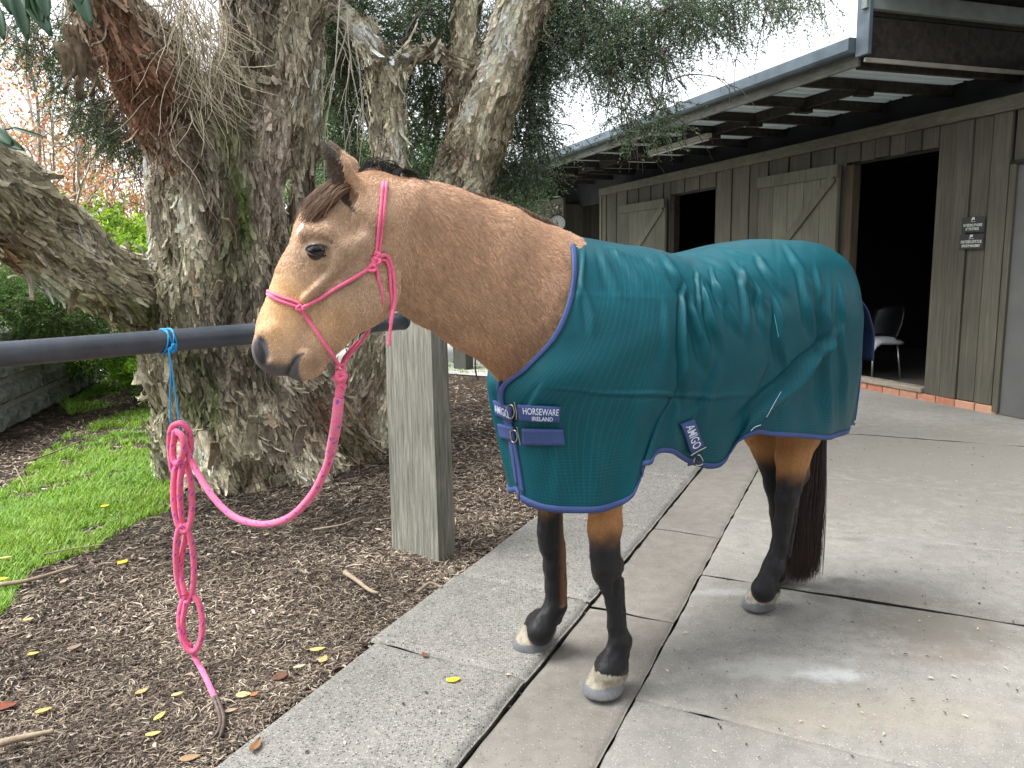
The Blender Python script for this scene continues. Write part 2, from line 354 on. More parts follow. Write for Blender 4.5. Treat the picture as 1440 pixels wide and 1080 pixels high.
def gridmesh0(Wg): a, b = Wg.shape[:2]; i = np.arange(a * b).reshape(a, b); return Wg.reshape(-1, 3), np.stack([i[:-1, :-1], i[1:, :-1], i[1:, 1:], i[:-1, 1:]], -1).reshape(-1, 4)
pav = empty('pavement', kind='structure', loc=KP(K0, 3)); chan = empty('drain_channel', kind='structure', loc=KP(K1, 3)); apr = empty('stable_apron', kind='structure', loc=KP(2, 4))
jA = [-1.2, 1.1, tk(720, 945) , tk(715, 822), tk(850, 735), tk(940, 670), tk(985, 640), 6.5, 8.4, 10.5, 12.6, 14.9]
jB = [-1.2, .9, 1.75, tk(915, 863), tk(975, 747), tk(1025, 674), 6.3, 8.2, 10.3, 12.5, 14.9]
jC = [-1.2, tk(925, 986), tk(1022, 810), tk(1062, 730), tk(1075, 690) + .5, 6.9, 9.6, 12.2, 14.9]
for i in range(len(jA) - 1): slab(pav, K0 + .02 * math.sin(i * 2.1), K1, jA[i], jA[i + 1], -.06, .012 + .003 * math.sin(i * 3), concA, i * 3.1, gap=.004, rim=.018, skew=-.05)
for i in range(len(jB) - 1): slab(chan, K1 + .001, K2, jB[i], jB[i + 1], -.06, -.010 + .003 * math.sin(i * 5), concB, i * 2.7 + 50, gap=.003, rim=.008, skew=-.04)
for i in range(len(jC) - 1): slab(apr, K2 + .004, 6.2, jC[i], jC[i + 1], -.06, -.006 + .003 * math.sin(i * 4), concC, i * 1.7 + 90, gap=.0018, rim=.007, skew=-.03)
# pale yard beyond
ym = simple('pale_yard', (.40, .39, .36), .95, .12, 4); yd = MB(); yd.add([(-14, 11.2, -.012), (-2.6, 11.0, -.012), (-.9, 10.4, -.012), (.4, 9.6, -.012), (3, 9.2, -.012), (3, 60, -.012), (-30, 60, -.012)], [(0, 1, 2, 3, 4, 5, 6)]); y_ = yd.build('yard', ym); y_['kind'] = 'structure'
# ================================================================== STABLE
SB = G(1297, 562); sa = math.radians(18.5); SD = np.array([-math.sin(sa), math.cos(sa), 0.]); SN = np.array([-math.cos(sa), -math.sin(sa), 0.])
def S(u, o, z): return SB + SD * u + SN * o + np.array([0, 0, z])
def su(px, py, off=0.): return float((PLN(px, py, SB, SN, off) - SB) @ SD)
stable = empty('stable_building', 'long weathered timber stable with open half doors and a deep veranda roof', 'stable', tuple(S(3, 0, 0)))
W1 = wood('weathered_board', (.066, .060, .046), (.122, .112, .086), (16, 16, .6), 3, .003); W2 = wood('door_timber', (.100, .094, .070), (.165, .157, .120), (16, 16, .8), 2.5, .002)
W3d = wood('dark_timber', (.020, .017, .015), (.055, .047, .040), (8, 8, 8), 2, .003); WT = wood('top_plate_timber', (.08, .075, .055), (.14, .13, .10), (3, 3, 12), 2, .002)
def sbox(name, u0, u1, o0, o1, z0, z1, mat, parent, bev=.003, label=None):
    mb = MB(); mb.box(S((u0 + u1) / 2, (o0 + o1) / 2, (z0 + z1) / 2), SD * ((u1 - u0) / 2), SN * ((o1 - o0) / 2), (0, 0, (z1 - z0) / 2), bev); o = mb.build(name, mat, parent)
    if label: o['label'] = label
    return o
def boards(u0, u1, z0, z1, pitch=.205, k0=0, oo=0.):
    n = max(int(round((u1 - u0) / pitch)), 1); p = (u1 - u0) / n
    for i in range(n):
        pr = .012 if (i + k0) % 2 else 0.; j = random.random() * .006; sbox('board', u0 + i * p + .003, u0 + (i + 1) * p - .011, -.028 + pr + oo, -.001 + pr + j + oo, z0 - random.random() * .012, z1, W1, stable, .002)
ZT, ZO = 2.66, 2.44
boards(-.78, -.0, .075, ZT, .205, 1); boards(.0, 1.22, ZO + .03, ZT); boards(1.22, 3.79, .07, ZT, .205); boards(3.79, 5.06, ZO + .03, ZT, .21, 1); boards(5.06, 7.59, .07, ZT, .21); boards(-3.2, -.80, 2.24, ZT, .22)
boards(9.45, 14.5, .05, ZT, .22)
# end wall of the further block, seen through the passage
for i in range(9):
    mb = MB(); w_ = .2; pr = .02 * (i % 2); mb.box(S(9.43 - pr, -.02 - w_ * (i + .5), 1.35), SD * .013, SN * (w_ / 2 - .003), (0, 0, 1.3), .002); mb.build('board', W1, stable)
for i in range(9):
    mb = MB(); w_ = .2; mb.box(S(7.60, -.06 - w_ * (i + .5), 1.35), SD * .013, SN * (w_ / 2 - .003), (0, 0, 1.3), .002); mb.build('board', W1, stable)
sbox('passage_back', 7.6, 9.4, -1.9, -1.86, 0, 2.7, W3d, stable)
sbox('top_plate', -3.2, 7.62, -.02, .045, ZT + .003, 2.79, WT, stable, .004); sbox('top_plate', 9.40, 14.6, -.02, .045, ZT + .003, 2.79, WT, stable, .004)
sbox('corner_trim', 7.55, 7.63, -.03, .03, .05, ZT, W2, stable); sbox('corner_trim', 9.40, 9.46, -.03, .03, .05, ZT, W2, stable)
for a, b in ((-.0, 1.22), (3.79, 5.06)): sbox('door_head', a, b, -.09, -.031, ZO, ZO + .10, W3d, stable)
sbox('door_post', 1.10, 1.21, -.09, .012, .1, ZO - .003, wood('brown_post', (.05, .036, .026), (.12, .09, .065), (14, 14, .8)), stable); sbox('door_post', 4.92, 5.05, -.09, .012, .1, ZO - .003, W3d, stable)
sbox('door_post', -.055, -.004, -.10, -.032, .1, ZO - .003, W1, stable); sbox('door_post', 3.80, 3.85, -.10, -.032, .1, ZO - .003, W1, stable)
def halfdoor(u0, u1, z0, z1, tilt):
    d = sbox('half_door', u0, u1, .045, .075, z0, z1, W2, stable, .003); n = 5
    for i in range(n): sbox('plank', u0 + (u1 - u0) * i / n + .003, u0 + (u1 - u0) * (i + 1) / n - .003, .0755, .083, z0 + .004, z1 - .004, W2, d, .002)
    sbox('rail', u0 - .01, u1 + .012, .084, .110, z1 - .13, z1 + .006, W2, d, .003); sbox('rail', u0, u1, .084, .110, z0 + .02, z0 + .13, W2, d, .003)
    a = S(u0 + .06, .098, z1 - .13); b = S(u1 - .28, .098, z0 + .13); ax = (b - a) / 2; zz = np.cross(ax / np.linalg.norm(ax), SN); mb = MB(); mb.box((a + b) / 2, ax, SN * .013, zz * .055, .003); mb.build('brace', W2, d)
    mb = MB(); mb.box(S(u0 + .05, .115, z0 + .075), SD * .075, SN * .003, (0, 0, .02), .002); mb.tube([S(u0 - .03, .105, z0 + .01), S(u0 - .03, .105, z0 + .14)], .013, 10); mb.build('hinge', simple('hinge_iron', (.10, .085, .06), .6, .3, 40, .001, .6), d)
halfdoor(1.25, 2.68, 1.28, 2.455, 0); halfdoor(5.08, 6.63, 1.28, 2.40, 0)
halfdoor(-.0 - 0 + 1.25, 2.68, .12, 1.20, 0)
gal = simple('sliding_door_sheet', (.105, .105, .098), .6, .12, 5, .0, .1)
sl_ = sbox('sliding_door', -2.35, -.86, -.03, .005, .0, 2.20, gal, stable, .003); sbox('door_frame', -.858, -.80, -.03, .03, .02, 2.235, W1, stable)
sbox('door_head', -2.4, -.80, -.03, .03, 2.20, 2.237, W3d, stable)
# brick footing and timber sill
bm_ = M('red_brick'); v = bm_.coord((1, 1, 1)); oi = bm_.n('ObjectInfo').outputs['Random']; bn = bm_.noise(v, 35, 5, .7)
bc_ = bm_.mix(oi, (.38, .135, .075), (.50, .26, .16)); bm_.base(bm_.mix(bm_.ramp(bn, (.5, 0.), (.75, .75)), bc_, (.42, .38, .32))); bm_.rough(.9); bm_.bump(bn, .003)
mort = simple('mortar', (.30, .27, .23), .95, .2, 60, .002); sbox('footing', -.85, 7.6, -.16, -.012, -.03, .062, mort, stable, .002)
u = -.84
while u < 7.4:
    L_ = .215 + random.random() * .02; sbox('brick', u + .005, u + L_ - .005, -.10, .012 + random.random() * .006, -.012, .064, bm_.m, stable, .004); u += L_
sbox('sill', 0.0, 1.095, -.12, .028, .067, .118, wood('worn_sill', (.16, .13, .10), (.36, .31, .24), (2, 2, 12), 3, .004), stable, .006)
# interior rooms
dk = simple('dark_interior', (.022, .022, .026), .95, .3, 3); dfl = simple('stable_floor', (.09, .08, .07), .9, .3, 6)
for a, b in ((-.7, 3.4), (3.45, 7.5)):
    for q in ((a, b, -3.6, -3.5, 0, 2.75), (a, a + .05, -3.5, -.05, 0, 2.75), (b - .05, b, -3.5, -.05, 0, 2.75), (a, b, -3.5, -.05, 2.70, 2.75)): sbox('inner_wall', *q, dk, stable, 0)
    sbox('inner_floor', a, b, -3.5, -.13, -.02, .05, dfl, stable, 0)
# roof: rafters, blocking, purlins, corrugated sheets, gutter
OG = 1.45; ug = su(1209, 78, OG); ub = su(1128, 101, OG); sp = .85; print('gutter', ug, ub, sp)
ZR0, ZR1 = 2.99, 3.09
nra = int((15.2 - ug) / sp)
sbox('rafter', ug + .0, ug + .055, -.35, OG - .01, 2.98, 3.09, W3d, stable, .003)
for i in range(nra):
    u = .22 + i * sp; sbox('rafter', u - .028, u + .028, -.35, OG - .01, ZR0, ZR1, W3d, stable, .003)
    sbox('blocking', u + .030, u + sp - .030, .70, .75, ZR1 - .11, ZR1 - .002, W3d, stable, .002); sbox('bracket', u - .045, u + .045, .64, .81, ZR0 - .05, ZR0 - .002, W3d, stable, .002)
cmm = M('corrugated_sheet'); cmm.base((.42, .44, .43)); cmm.rough(.6); trr = cmm.n('BsdfTranslucent', i_Color=(.42, .45, .44, 1)); mxx = cmm.n('MixShader', i_Fac=.42); cmm.t.links.new(cmm.b.outputs[0], mxx.inputs[1]); cmm.t.links.new(trr.outputs[0], mxx.inputs[2]); cmm.t.links.new(mxx.outputs[0], cmm.o.inputs[0]); cm = cmm.m; i = 0; u = ug - .02
while u < 15.4:
    wdt = .76; V = []; prof = [(0, 0), (.018, .03), (.05, .03), (.068, 0), (.19, 0)]; pts = []
    x = 0.
    for r_ in range(4):
        for (a, b) in prof[:-1]: pts.append((u + r_ * .19 + a, b))
    pts.append((u + .76, 0.)); V = [S(p, o, ZR1 + .012 + zz + (.045 if o > 0 else 0) * 0 + (i % 2) * .004) for o in (OG + .03, -.4) for p, zz in pts]; n = len(pts); mb = MB(); mb.add(V, [(k, k + 1, k + 1 + n, k + n) for k in range(n - 1)]); o_ = mb.build('roof_sheet', cm, stable); s_ = o_.modifiers.new('t', 'SOLIDIFY'); s_.thickness = .0015
    u += .755; i += 1
gt = simple('gutter_metal', (.11, .14, .165), .5, .25, 6, .001, .3); fz = wood('fascia_board', (.12, .12, .11), (.24, .24, .21), (3, 3, 14), 2.5, .002)
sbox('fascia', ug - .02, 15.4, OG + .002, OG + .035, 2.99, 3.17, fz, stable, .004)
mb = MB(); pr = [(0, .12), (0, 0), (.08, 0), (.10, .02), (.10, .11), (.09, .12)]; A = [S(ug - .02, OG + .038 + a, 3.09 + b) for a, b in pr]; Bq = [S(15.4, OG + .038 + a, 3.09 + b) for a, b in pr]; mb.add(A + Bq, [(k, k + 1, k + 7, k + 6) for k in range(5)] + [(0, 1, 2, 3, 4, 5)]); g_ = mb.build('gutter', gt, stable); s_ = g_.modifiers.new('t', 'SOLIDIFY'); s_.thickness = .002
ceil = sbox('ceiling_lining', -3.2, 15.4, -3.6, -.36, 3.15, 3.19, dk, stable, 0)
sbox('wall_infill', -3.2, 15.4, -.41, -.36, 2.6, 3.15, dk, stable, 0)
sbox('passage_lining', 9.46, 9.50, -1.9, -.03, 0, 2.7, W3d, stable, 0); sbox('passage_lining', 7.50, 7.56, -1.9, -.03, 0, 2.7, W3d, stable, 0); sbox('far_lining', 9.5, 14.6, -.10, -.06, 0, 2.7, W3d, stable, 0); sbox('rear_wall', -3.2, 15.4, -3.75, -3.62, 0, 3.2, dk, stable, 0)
# higher bay at the near end
sbox('bay_beam', ug - .10, ug - .03, -1.2, OG + .02, 3.03, 3.36, W3d, stable, .004); sbox('bay_flashing', ug - .125, ug - .102, -1.2, OG + .05, 3.00, 3.035, simple('flashing', (.30, .28, .24), .6, .2, 9), stable, .002)
sbox('bay_fascia', ug - .16, ug - .102, -1.2, OG + .1, 3.40, 3.54, simple('beam_grey', (.22, .25, .235), .6, .25, 5), stable, .004)
sbox('bay_post', ug - .17, ug - .03, OG + .035, OG + .075, 3.05, 3.9, gt, stable, .004); sbox('bay_beam', ug - 3.4, ug - .18, OG - .06, OG + .02, 3.56, 3.85, W3d, stable, .004)
sbox('bay_roof', ug - 4.6, ug - .05, -2.5, OG + .2, 3.86, 3.90, W3d, stable, 0); sbox('bay_end_panel', ug - .10, ug - .05, -1.6, OG + .03, 3.365, 3.86, W3d, stable, 0); sbox('bay_end_panel', ug - .10, ug - .05, -3.7, -1.6, 2.8, 3.86, W3d, stable, 0); 
for i in range(3): sbox('rafter', ug - .9 - i * .8, ug - .84 - i * .8, -1.5, OG, 3.68, 3.855, W3d, stable, .003)
tl = empty('tube_light', 'unlit white batten light under the veranda rafters', 'light fitting', tuple(S(su(955, 193, .95), .95, 2.9)))
ua, ub_ = su(998, 199, .95), su(913, 186, .95); sbox('batten', ua, ub_, .92, .98, ZR0 - .085, ZR0 - .035, simple('batten_white', (.42, .40, .36), .5), tl, .004); mb = MB(); mb.tube([S(ua + .03, .95, ZR0 - .105), S(ub_ - .03, .95, ZR0 - .105)], .014, 12); mb.build('tube', simple('tube_glass', (.6, .58, .52), .3), tl, smooth=True)
# signs
blk = simple('sign_black', (.022, .024, .024), .45, .2, 30); wht = simple('sign_white', (.62, .62, .58), .6, .08, 60)
def sign(pxs, lines, label):
    z1 = PLN(*pxs[0], SB, SN, .03)[2]; z0 = PLN(*pxs[1], SB, SN, .03)[2]; u1 = su(*pxs[0], .03); u0 = su(*pxs[1], .03)
    e = empty('notice_sign', label, 'sign', tuple(S((u0 + u1) / 2, .03, (z0 + z1) / 2))); p = sbox('plate', u0, u1, .0275, .0305, z0, z1, blk, e, .001)
    f = lambda a, b: S(u1 + (u0 - u1) * a, .0312, z1 + (z0 - z1) * b)
    for t, (a, b, c_, d) in lines: lettering(t, f, a, b, c_, d, p, mat=wht, lift=.0006, bold=.022, toward=SN)
    # horse head emblem in a little frame
    mb = MB(); q = [(.44, .10), (.46, .03), (.50, .05), (.55, .03), (.565, .16), (.54, .22), (.52, .15), (.47, .20), (.43, .26), (.425, .20)]; mb.add([f(*a) + SN * .0006 for a in q], [tuple(range(len(q)))]); mb.add([f(a, b) + SN * .0006 for a, b in ((.39, .295), (.60, .295), (.60, .315), (.39, .315))], [(0, 1, 2, 3)]); mb.build('emblem', wht, p)
def lettering_late(): 
    sign([(1353, 306), (1384, 326)], [("NO FEEDING OF HORSES", (.09, .90, .44, .62)), ("AT THE STABLES", (.19, .77, .68, .86))], 'upper of two small black notices on the board wall, lettered NO FEEDING OF HORSES')
    sign([(1350, 330), (1382, 350)], [("ONLY RIDERS LIGHTS TO BE", (.06, .93, .40, .60)), ("SERVICED BY MANAGEMENT", (.11, .88, .68, .86))], 'lower of two small black notices on the board wall, with two lines of white print')
# clock on the far block
ck = PLN(784, 314, SB, SN, .22); cn_c = (C0 - ck) * np.array([1, 1, 0]); cn_c /= np.linalg.norm(cn_c); cx_c = np.cross(cn_c, [0, 0, 1.]); clock = empty('wall_clock', 'round white clock with a black rim on a bracket at the far stable wall', 'clock', tuple(ck)); R_c = .18
def CK(a, b, o): return ck - cx_c * a + np.array([0, 0, b]) + cn_c * o
def disc(name, r0, r1, o0, o1, mat, parent, n=36):
    V = []; F = []
    for i in range(n): a = 2 * math.pi * i / n; c_, s_ = math.cos(a), math.sin(a); V += [CK(r * c_, r * s_, o) for r, o in ((r0, o1), (r1, o1), (r1, o0), (r0, o0))]
    for i in range(n): j = (i + 1) % n; F += [(i * 4 + k, j * 4 + k, j * 4 + (k + 1) % 4, i * 4 + (k + 1) % 4) for k in range(4)]
    mb = MB(); mb.add(V, F); return mb.build(name, mat, parent, smooth=False)
disc('rim', R_c * .88, R_c, .026, .06, blk, clock); face = disc('face', .0, R_c * .88, .026, .036, simple('clock_face', (.66, .68, .66), .5, .04), clock)
for k in range(12): a = 2 * math.pi * k / 12; mb = MB(); mb.box(CK(.13 * math.cos(a), .13 * math.sin(a), .038), -cx_c * math.cos(a) * .012 + np.array([0, 0, 1]) * math.sin(a) * .012, cx_c * math.sin(a) * .004 + np.array([0, 0, 1]) * math.cos(a) * .004, cn_c * .001); mb.build('hour_mark', blk, face)
for a, l, w_ in ((math.radians(200), .11, .005), (math.radians(120), .075, .007)): mb = MB(); d = -cx_c * math.cos(a) + np.array([0, 0, 1]) * math.sin(a); e_ = cx_c * math.sin(a) + np.array([0, 0, 1]) * math.cos(a); mb.box(CK(0, 0, .041) + d * l * .4, d * l * .6, e_ * w_, cn_c * .001); mb.build('hand', blk, clock)
mb = MB(); mb.tube([CK(0, .17, .02), ck + np.array([0, 0, .24]), PLN(790, 300, SB, SN, .02)], .012, 6); mb.build('bracket', blk, clock)
# red extinguisher on the end wall in the passage
un = 9.41; exo = -.62; ep = S(un - .07, exo, 0)
def PX2o(px): 
    lo, hi = -2., 0.
    for _ in range(40): m_ = (lo + hi) / 2; x, _y = proj(S(9.40, m_, 1.7)); lo, hi = (lo, m_) if x > px else (m_, hi)
    return m_
exo = PX2o(829); ez = 2.05; ext = empty('fire_extinguisher', 'small red fire extinguisher hanging in the shaded passage', 'fire extinguisher', tuple(S(9.32, exo, ez)))
redm = simple('extinguisher_red', (.42, .03, .02), .3, .1); mb = MB(); mb.tube([S(9.30, exo, ez - .25 + z) for z in (0, .01, .03, .38, .43, .46, .48)], [.06, .078, .083, .083, .06, .025, .022], 18); mb.build('cylinder', redm, ext, smooth=True)
mb = MB(); mb.box(S(9.30, exo, ez + .255), SD * .02, SN * .06, (0, 0, .015), .004); mb.box(S(9.30, exo + .03, ez + .29), SD * .012, SN * .06, (0, 0, .01), .003); mb.build('handle', blk, ext); mb = MB(); mb.tube(spline([S(9.30, exo, ez + .25), S(9.28, exo + .11, ez + .2), S(9.28, exo + .12, ez), S(9.28, exo + .10, ez - .12)], 16), .009, 7); mb.build('hose', blk, ext, smooth=True)
mb = MB(); mb.box(S(9.405, exo, ez + .02), SD * .004, SN * .12, (0, 0, .34), .002); mb.build('backboard', simple('board_red', (.30, .05, .04), .6), ext)
# chair inside the doorway
cu0, co0 = su(1228, 500, -.45), -.45; chair = empty('plastic_chair', 'chair with a dark curved back and pale patterned seat standing inside the open doorway', 'chair', tuple(S(cu0, co0, .05)))
wf = M('chair_fabric'); chk = wf.n('TexChecker', i_Vector=wf.coord((60, 60, 60)), i_Scale=1.); wf.base(wf.mix(wf.math('MULTIPLY', chk.outputs['Fac'], .5), (.50, .50, .50), (.25, .26, .30))); wf.rough(.8)
V = []
for i in range(9):
    for j in range(9): a = (i / 8 - .5); b = (j / 8 - .5); V.append(S(cu0 + a * .44, co0 + b * .42, .50 - .05 * (abs(a) * 2) ** 3 + .02 * b - .10 * sstep(.3, .5, b) ))
mb = MB(); mb.add(V, [(i * 9 + j, i * 9 + j + 1, (i + 1) * 9 + j + 1, (i + 1) * 9 + j) for i in range(8) for j in range(8)]); o_ = mb.build('seat', wf.m, chair, smooth=True); s_ = o_.modifiers.new('t', 'SOLIDIFY'); s_.thickness = .03
V = []
for i in range(9):
    for j in range(9): a = (i / 8 - .5); b = j / 8; V.append(S(cu0 + a * (.50 - .10 * abs(b - .5)), co0 - .20 - .10 * b + .12 * (abs(a) * 2) ** 2, .52 + .36 * b - .05 * (abs(a) * 2) ** 2 * b))
mb = MB(); mb.add(V, [(i * 9 + j, i * 9 + j + 1, (i + 1) * 9 + j + 1, (i + 1) * 9 + j) for i in range(8) for j in range(8)]); o_ = mb.build('backrest', simple('chair_black', (.008, .008, .010), .4), chair, smooth=True); s_ = o_.modifiers.new('t', 'SOLIDIFY'); s_.thickness = .02
for a, b in ((-.17, .17), (.17, .17), (-.17, -.17), (.17, -.17)): mb = MB(); mb.tube([S(cu0 + a * 1.25, co0 + b * 1.2, .052), S(cu0 + a, co0 + b, .47)], .011, 8); mb.build('leg', simple('chrome', (.5, .5, .5), .3, .05, 10, 0, .8), chair, smooth=True)
# dim tack and a bench deeper inside
bench = empty('work_bench', 'dark bench with tack deep in the shadow of the open doorway', 'bench', tuple(S(.45, -2.2, .05)))
sbox('bench_top', -.2, 1.4, -2.6, -2.0, .85, .90, dfl, bench); 
for a in (-.15, 1.3): sbox('leg', a, a + .06, -2.5, -2.44, .051, .85, dfl, bench)
for i, (u_, z_) in enumerate(((.25, 1.0), (.6, 1.02), (1.0, .98))):
    mb = MB(); mb.tube([S(u_, -2.3, .902), S(u_, -2.3, z_)], .07 + .02 * i, 16); tag(mb.build('tin', simple('tin', (.4, .42, .46), .4), None, smooth=False), ['small dim tin on the bench nearest the right door jamb', 'middle dim tin on the bench in the dark doorway', 'largest dim tin on the bench by the chair'][i], 'tin')
mb = MB(); mb.tube(spline([S(.55 + .12 * math.cos(t), -1.2, 1.45 + .25 * math.sin(t)) for t in np.linspace(0, 6.3, 14)], 50), .012, 6); tag(mb.build('coiled_strap', simple('strap', (.25, .22, .2), .6), None, smooth=True), 'coiled strap hanging in the dark doorway', 'strap')
# ================================================================== PAPERBARK TREE
TS = [  # (px, py, radius in photo px, distance) chains
 [(372, 700, 150, 5.55), (345, 630, 122, 5.5), (325, 540, 105, 5.5), (318, 420, 97, 5.5), (308, 300, 92, 5.5), (302, 210, 84, 5.45)],
 [(296, 225, 74, 5.4), (222, 110, 54, 5.2), (150, 0, 50, 5.0), (95, -90, 48, 4.9)],
 [(335, 215, 70, 5.5), (372, 90, 52, 5.5), (370, -80, 50, 5.5)],
 [(395, 150, 40, 5.6), (425, 20, 34, 5.6), (430, -90, 34, 5.6)],
 [(440, 620, 60, 5.8), (434, 460, 30, 5.85), (430, 300, 21, 5.9), (428, 210, 22, 5.9), (432, 90, 26, 5.8), (438, -60, 25, 5.8)],
 [(262, 450, 62, 5.45), (200, 425, 47, 5.25), (140, 390, 50, 5.0), (60, 325, 60, 4.7), (-20, 265, 66, 4.4), (-120, 190, 66, 4.1)],
 [(208, 470, 18, 5.3), (222, 540, 17, 5.2), (245, 610, 24, 5.2), (290, 680, 34, 5.2)], [(196, 470, 9, 5.1), (202, 560, 7, 5.05), (206, 610, 4, 5.05)],
 [(300, 560, 40, 5.3), (290, 640, 40, 5.1), (315, 690, 30, 5.0)], [(330, 560, 44, 5.2), (355, 650, 42, 5.05), (375, 700, 32, 5.0)], [(380, 560, 44, 5.3), (420, 650, 38, 5.2), (450, 690, 30, 5.15)], [(300, 610, 30, 5.0), (322, 672, 26, 4.9)],
 [(430, 560, 50, 5.6), (490, 640, 42, 5.7), (520, 680, 40, 5.8)],
 [(490, 650, 60, 6.2), (515, 560, 52, 6.3), (545, 450, 46, 6.45), (600, 345, 46, 6.6), (652, 255, 44, 6.8), (698, 120, 41, 6.8), (748, -20, 38, 6.8), (790, -110, 36, 6.8)],
 [(668, 245, 32, 6.9), (652, 110, 27, 6.9), (655, 20, 22, 6.9), (660, -80, 20, 6.9)],
 [(555, 470, 34, 6.4), (556, 340, 27, 6.45), (550, 240, 27, 6.5), (541, 115, 25, 6.5), (512, 50, 19, 6.5), (470, 10, 14, 6.5), (420, -20, 12, 6.5)], [(552, 130, 18, 6.5), (575, 78, 13, 6.5), (612, 72, 12, 6.5), (650, 95, 10, 6.6)]]
tf = Field(np.arange(-4.1, 1.0, .026), np.arange(3.3, 8.2, .029), np.arange(-.12, 4.05, .028)); SEG = []
for ci_, chn in enumerate(TS):
    q = [P(x, y, Y) for x, y, r, Y in chn]; rr = [r * Y / FPX for _, _, r, Y in chn]
    for a, b, ra, rb in zip(q[:-1], q[1:], rr[:-1], rr[1:]): tf.cone(a, b, ra - .022, rb - .022, k=.05); SEG.append((a, b, ra, rb))
Vt, Ft = tf.mesh(); del tf; Vt = smooth_np(Vt, Ft, 1)
me = bpy.data.meshes.new('t'); me.from_pydata(Vt.tolist(), [], Ft.tolist()); to = bpy.data.objects.new('t', me); COL.objects.link(to); sb = to.modifiers.new('s', 'SUBSURF'); sb.subdivision_type = 'CATMULL_CLARK'; sb.levels = 1
dg = bpy.context.evaluated_depsgraph_get(); ev = to.evaluated_get(dg); m2 = ev.to_mesh(); Vt = np.zeros(len(m2.vertices) * 3); m2.vertices.foreach_get('co', Vt); Vt = Vt.reshape(-1, 3); Ft = np.zeros(len(m2.loops), int); m2.loops.foreach_get('vertex_index', Ft); Ft = Ft.reshape(-1, 4); ev.to_mesh_clear(); bpy.data.objects.remove(to)
Nt = vnormals(Vt, Ft); 
if (Nt * (Vt - np.array([-2, 5.6, 1]))).sum() < 0 and False: Ft = Ft[:, ::-1]; Nt = -Nt
# nearest limb gives the grain direction
TW = np.zeros(len(Vt)); T = np.zeros_like(Vt)
for a, b, ra, rb in SEG:
    ab = b - a; t = np.clip((Vt - a) @ ab / (ab @ ab), 0, 1); d = np.linalg.norm(Vt - a - t[:, None] * ab, axis=1) - (ra + (rb - ra) * t); w_ = np.exp(-np.clip(d + .1, 0, 3) / .045) + 1e-12; tt_ = ab / np.linalg.norm(ab); tt_ = tt_ * (1 if tt_[2] > -.05 else -1); T += w_[:, None] * tt_; TW += w_
T /= np.linalg.norm(T, axis=1)[:, None] + 1e-9; TC = np.array([-2.0, 5.5, 1.6])
tx, ty = proj(Vt)
al = ((Vt - TC) * T).sum(1)[:, None]; fq = Vt - T * al * .88; fq = fq + .04 * np.stack([vnoise(Vt * 4, 1), vnoise(Vt * 4, 2), vnoise(Vt * 4, 3)], 1)
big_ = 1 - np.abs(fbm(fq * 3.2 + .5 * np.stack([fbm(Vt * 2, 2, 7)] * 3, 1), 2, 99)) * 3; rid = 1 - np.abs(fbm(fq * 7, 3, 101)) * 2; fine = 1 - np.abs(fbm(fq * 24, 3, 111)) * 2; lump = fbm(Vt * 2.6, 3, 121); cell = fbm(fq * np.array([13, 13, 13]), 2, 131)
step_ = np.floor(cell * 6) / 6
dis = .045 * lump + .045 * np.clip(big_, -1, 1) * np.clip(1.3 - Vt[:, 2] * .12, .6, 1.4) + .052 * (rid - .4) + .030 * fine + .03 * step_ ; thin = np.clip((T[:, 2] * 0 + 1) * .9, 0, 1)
dis = dis - dis.mean() - .012; Vt2 = Vt + Nt * (dis * np.where(tx > 405, .55, 1.))[:, None]
# colours
nA = fbm(fq * 16, 3, 141); nB = fbm(Vt * 1.7, 3, 151); nC = fbm(fq * 45, 2, 161)
bc = np.tile(np.array([.46, .405, .30]), (len(Vt), 1)); bc = bc * (1 + .8 * nA + .45 * nC)[:, None]
pale = sstep(.05, .3, nB + nA * .5); bc = bc * (1 - .55 * pale[:, None]) + np.array([.56, .48, .37]) * .55 * pale[:, None] * (1 + .3 * nC[:, None])
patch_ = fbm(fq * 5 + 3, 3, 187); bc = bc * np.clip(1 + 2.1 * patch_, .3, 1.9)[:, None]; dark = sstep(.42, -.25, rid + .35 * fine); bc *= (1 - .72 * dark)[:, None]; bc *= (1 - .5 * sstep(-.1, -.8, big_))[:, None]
def tb(x, y, rx, ry, e=0.): return np.exp(-(((tx - x) / rx) ** 2 + ((ty - y) / ry) ** 2)) * (.6 + .8 * np.clip(nA + .5, 0, 1))
red = np.clip(tb(215, 130, 45, 75) + tb(160, 50, 40, 60) + tb(470, 600, 60, 60) * .5 + tb(20, 350, 30, 40) * .8 + .25 * sstep(.1, .4, fbm(Vt * 3, 2, 171)), 0, .85); bc = bc * (1 - red)[:, None] + np.array([.20, .085, .045]) * (1 + .7 * nC[:, None]) * red[:, None]
pk = np.clip(tb(385, 210, 26, 90) + tb(375, 320, 20, 60) * .7, 0, .8); bc = bc * (1 - pk)[:, None] + np.array([.46, .36, .30]) * (1 + .4 * nC[:, None]) * pk[:, None]
moss = np.clip(1.5 * tb(338, 310, 16, 50) + 1.2 * tb(328, 180, 16, 50) + 1.5 * tb(268, 530, 18, 55) + .7 * tb(300, 590, 12, 40) + .5 * tb(200, 445, 30, 16) + .5 * tb(75, 365, 18, 10) + .7 * tb(208, 440, 30, 14) + .25 * tb(650, 230, 60, 50), 0, .9) * sstep(-.25, .2, nA); bc = bc * (1 - moss)[:, None] + np.array([.055, .095, .015]) * moss[:, None]
gr = .35 * sstep(0, .3, fbm(Vt * 2.2, 2, 181)) ; bc = bc * (1 - gr)[:, None] + np.array([.20, .20, .10]) * gr[:, None] * (1 + nA[:, None] * .6); bc = np.clip(bc, .008, .8)
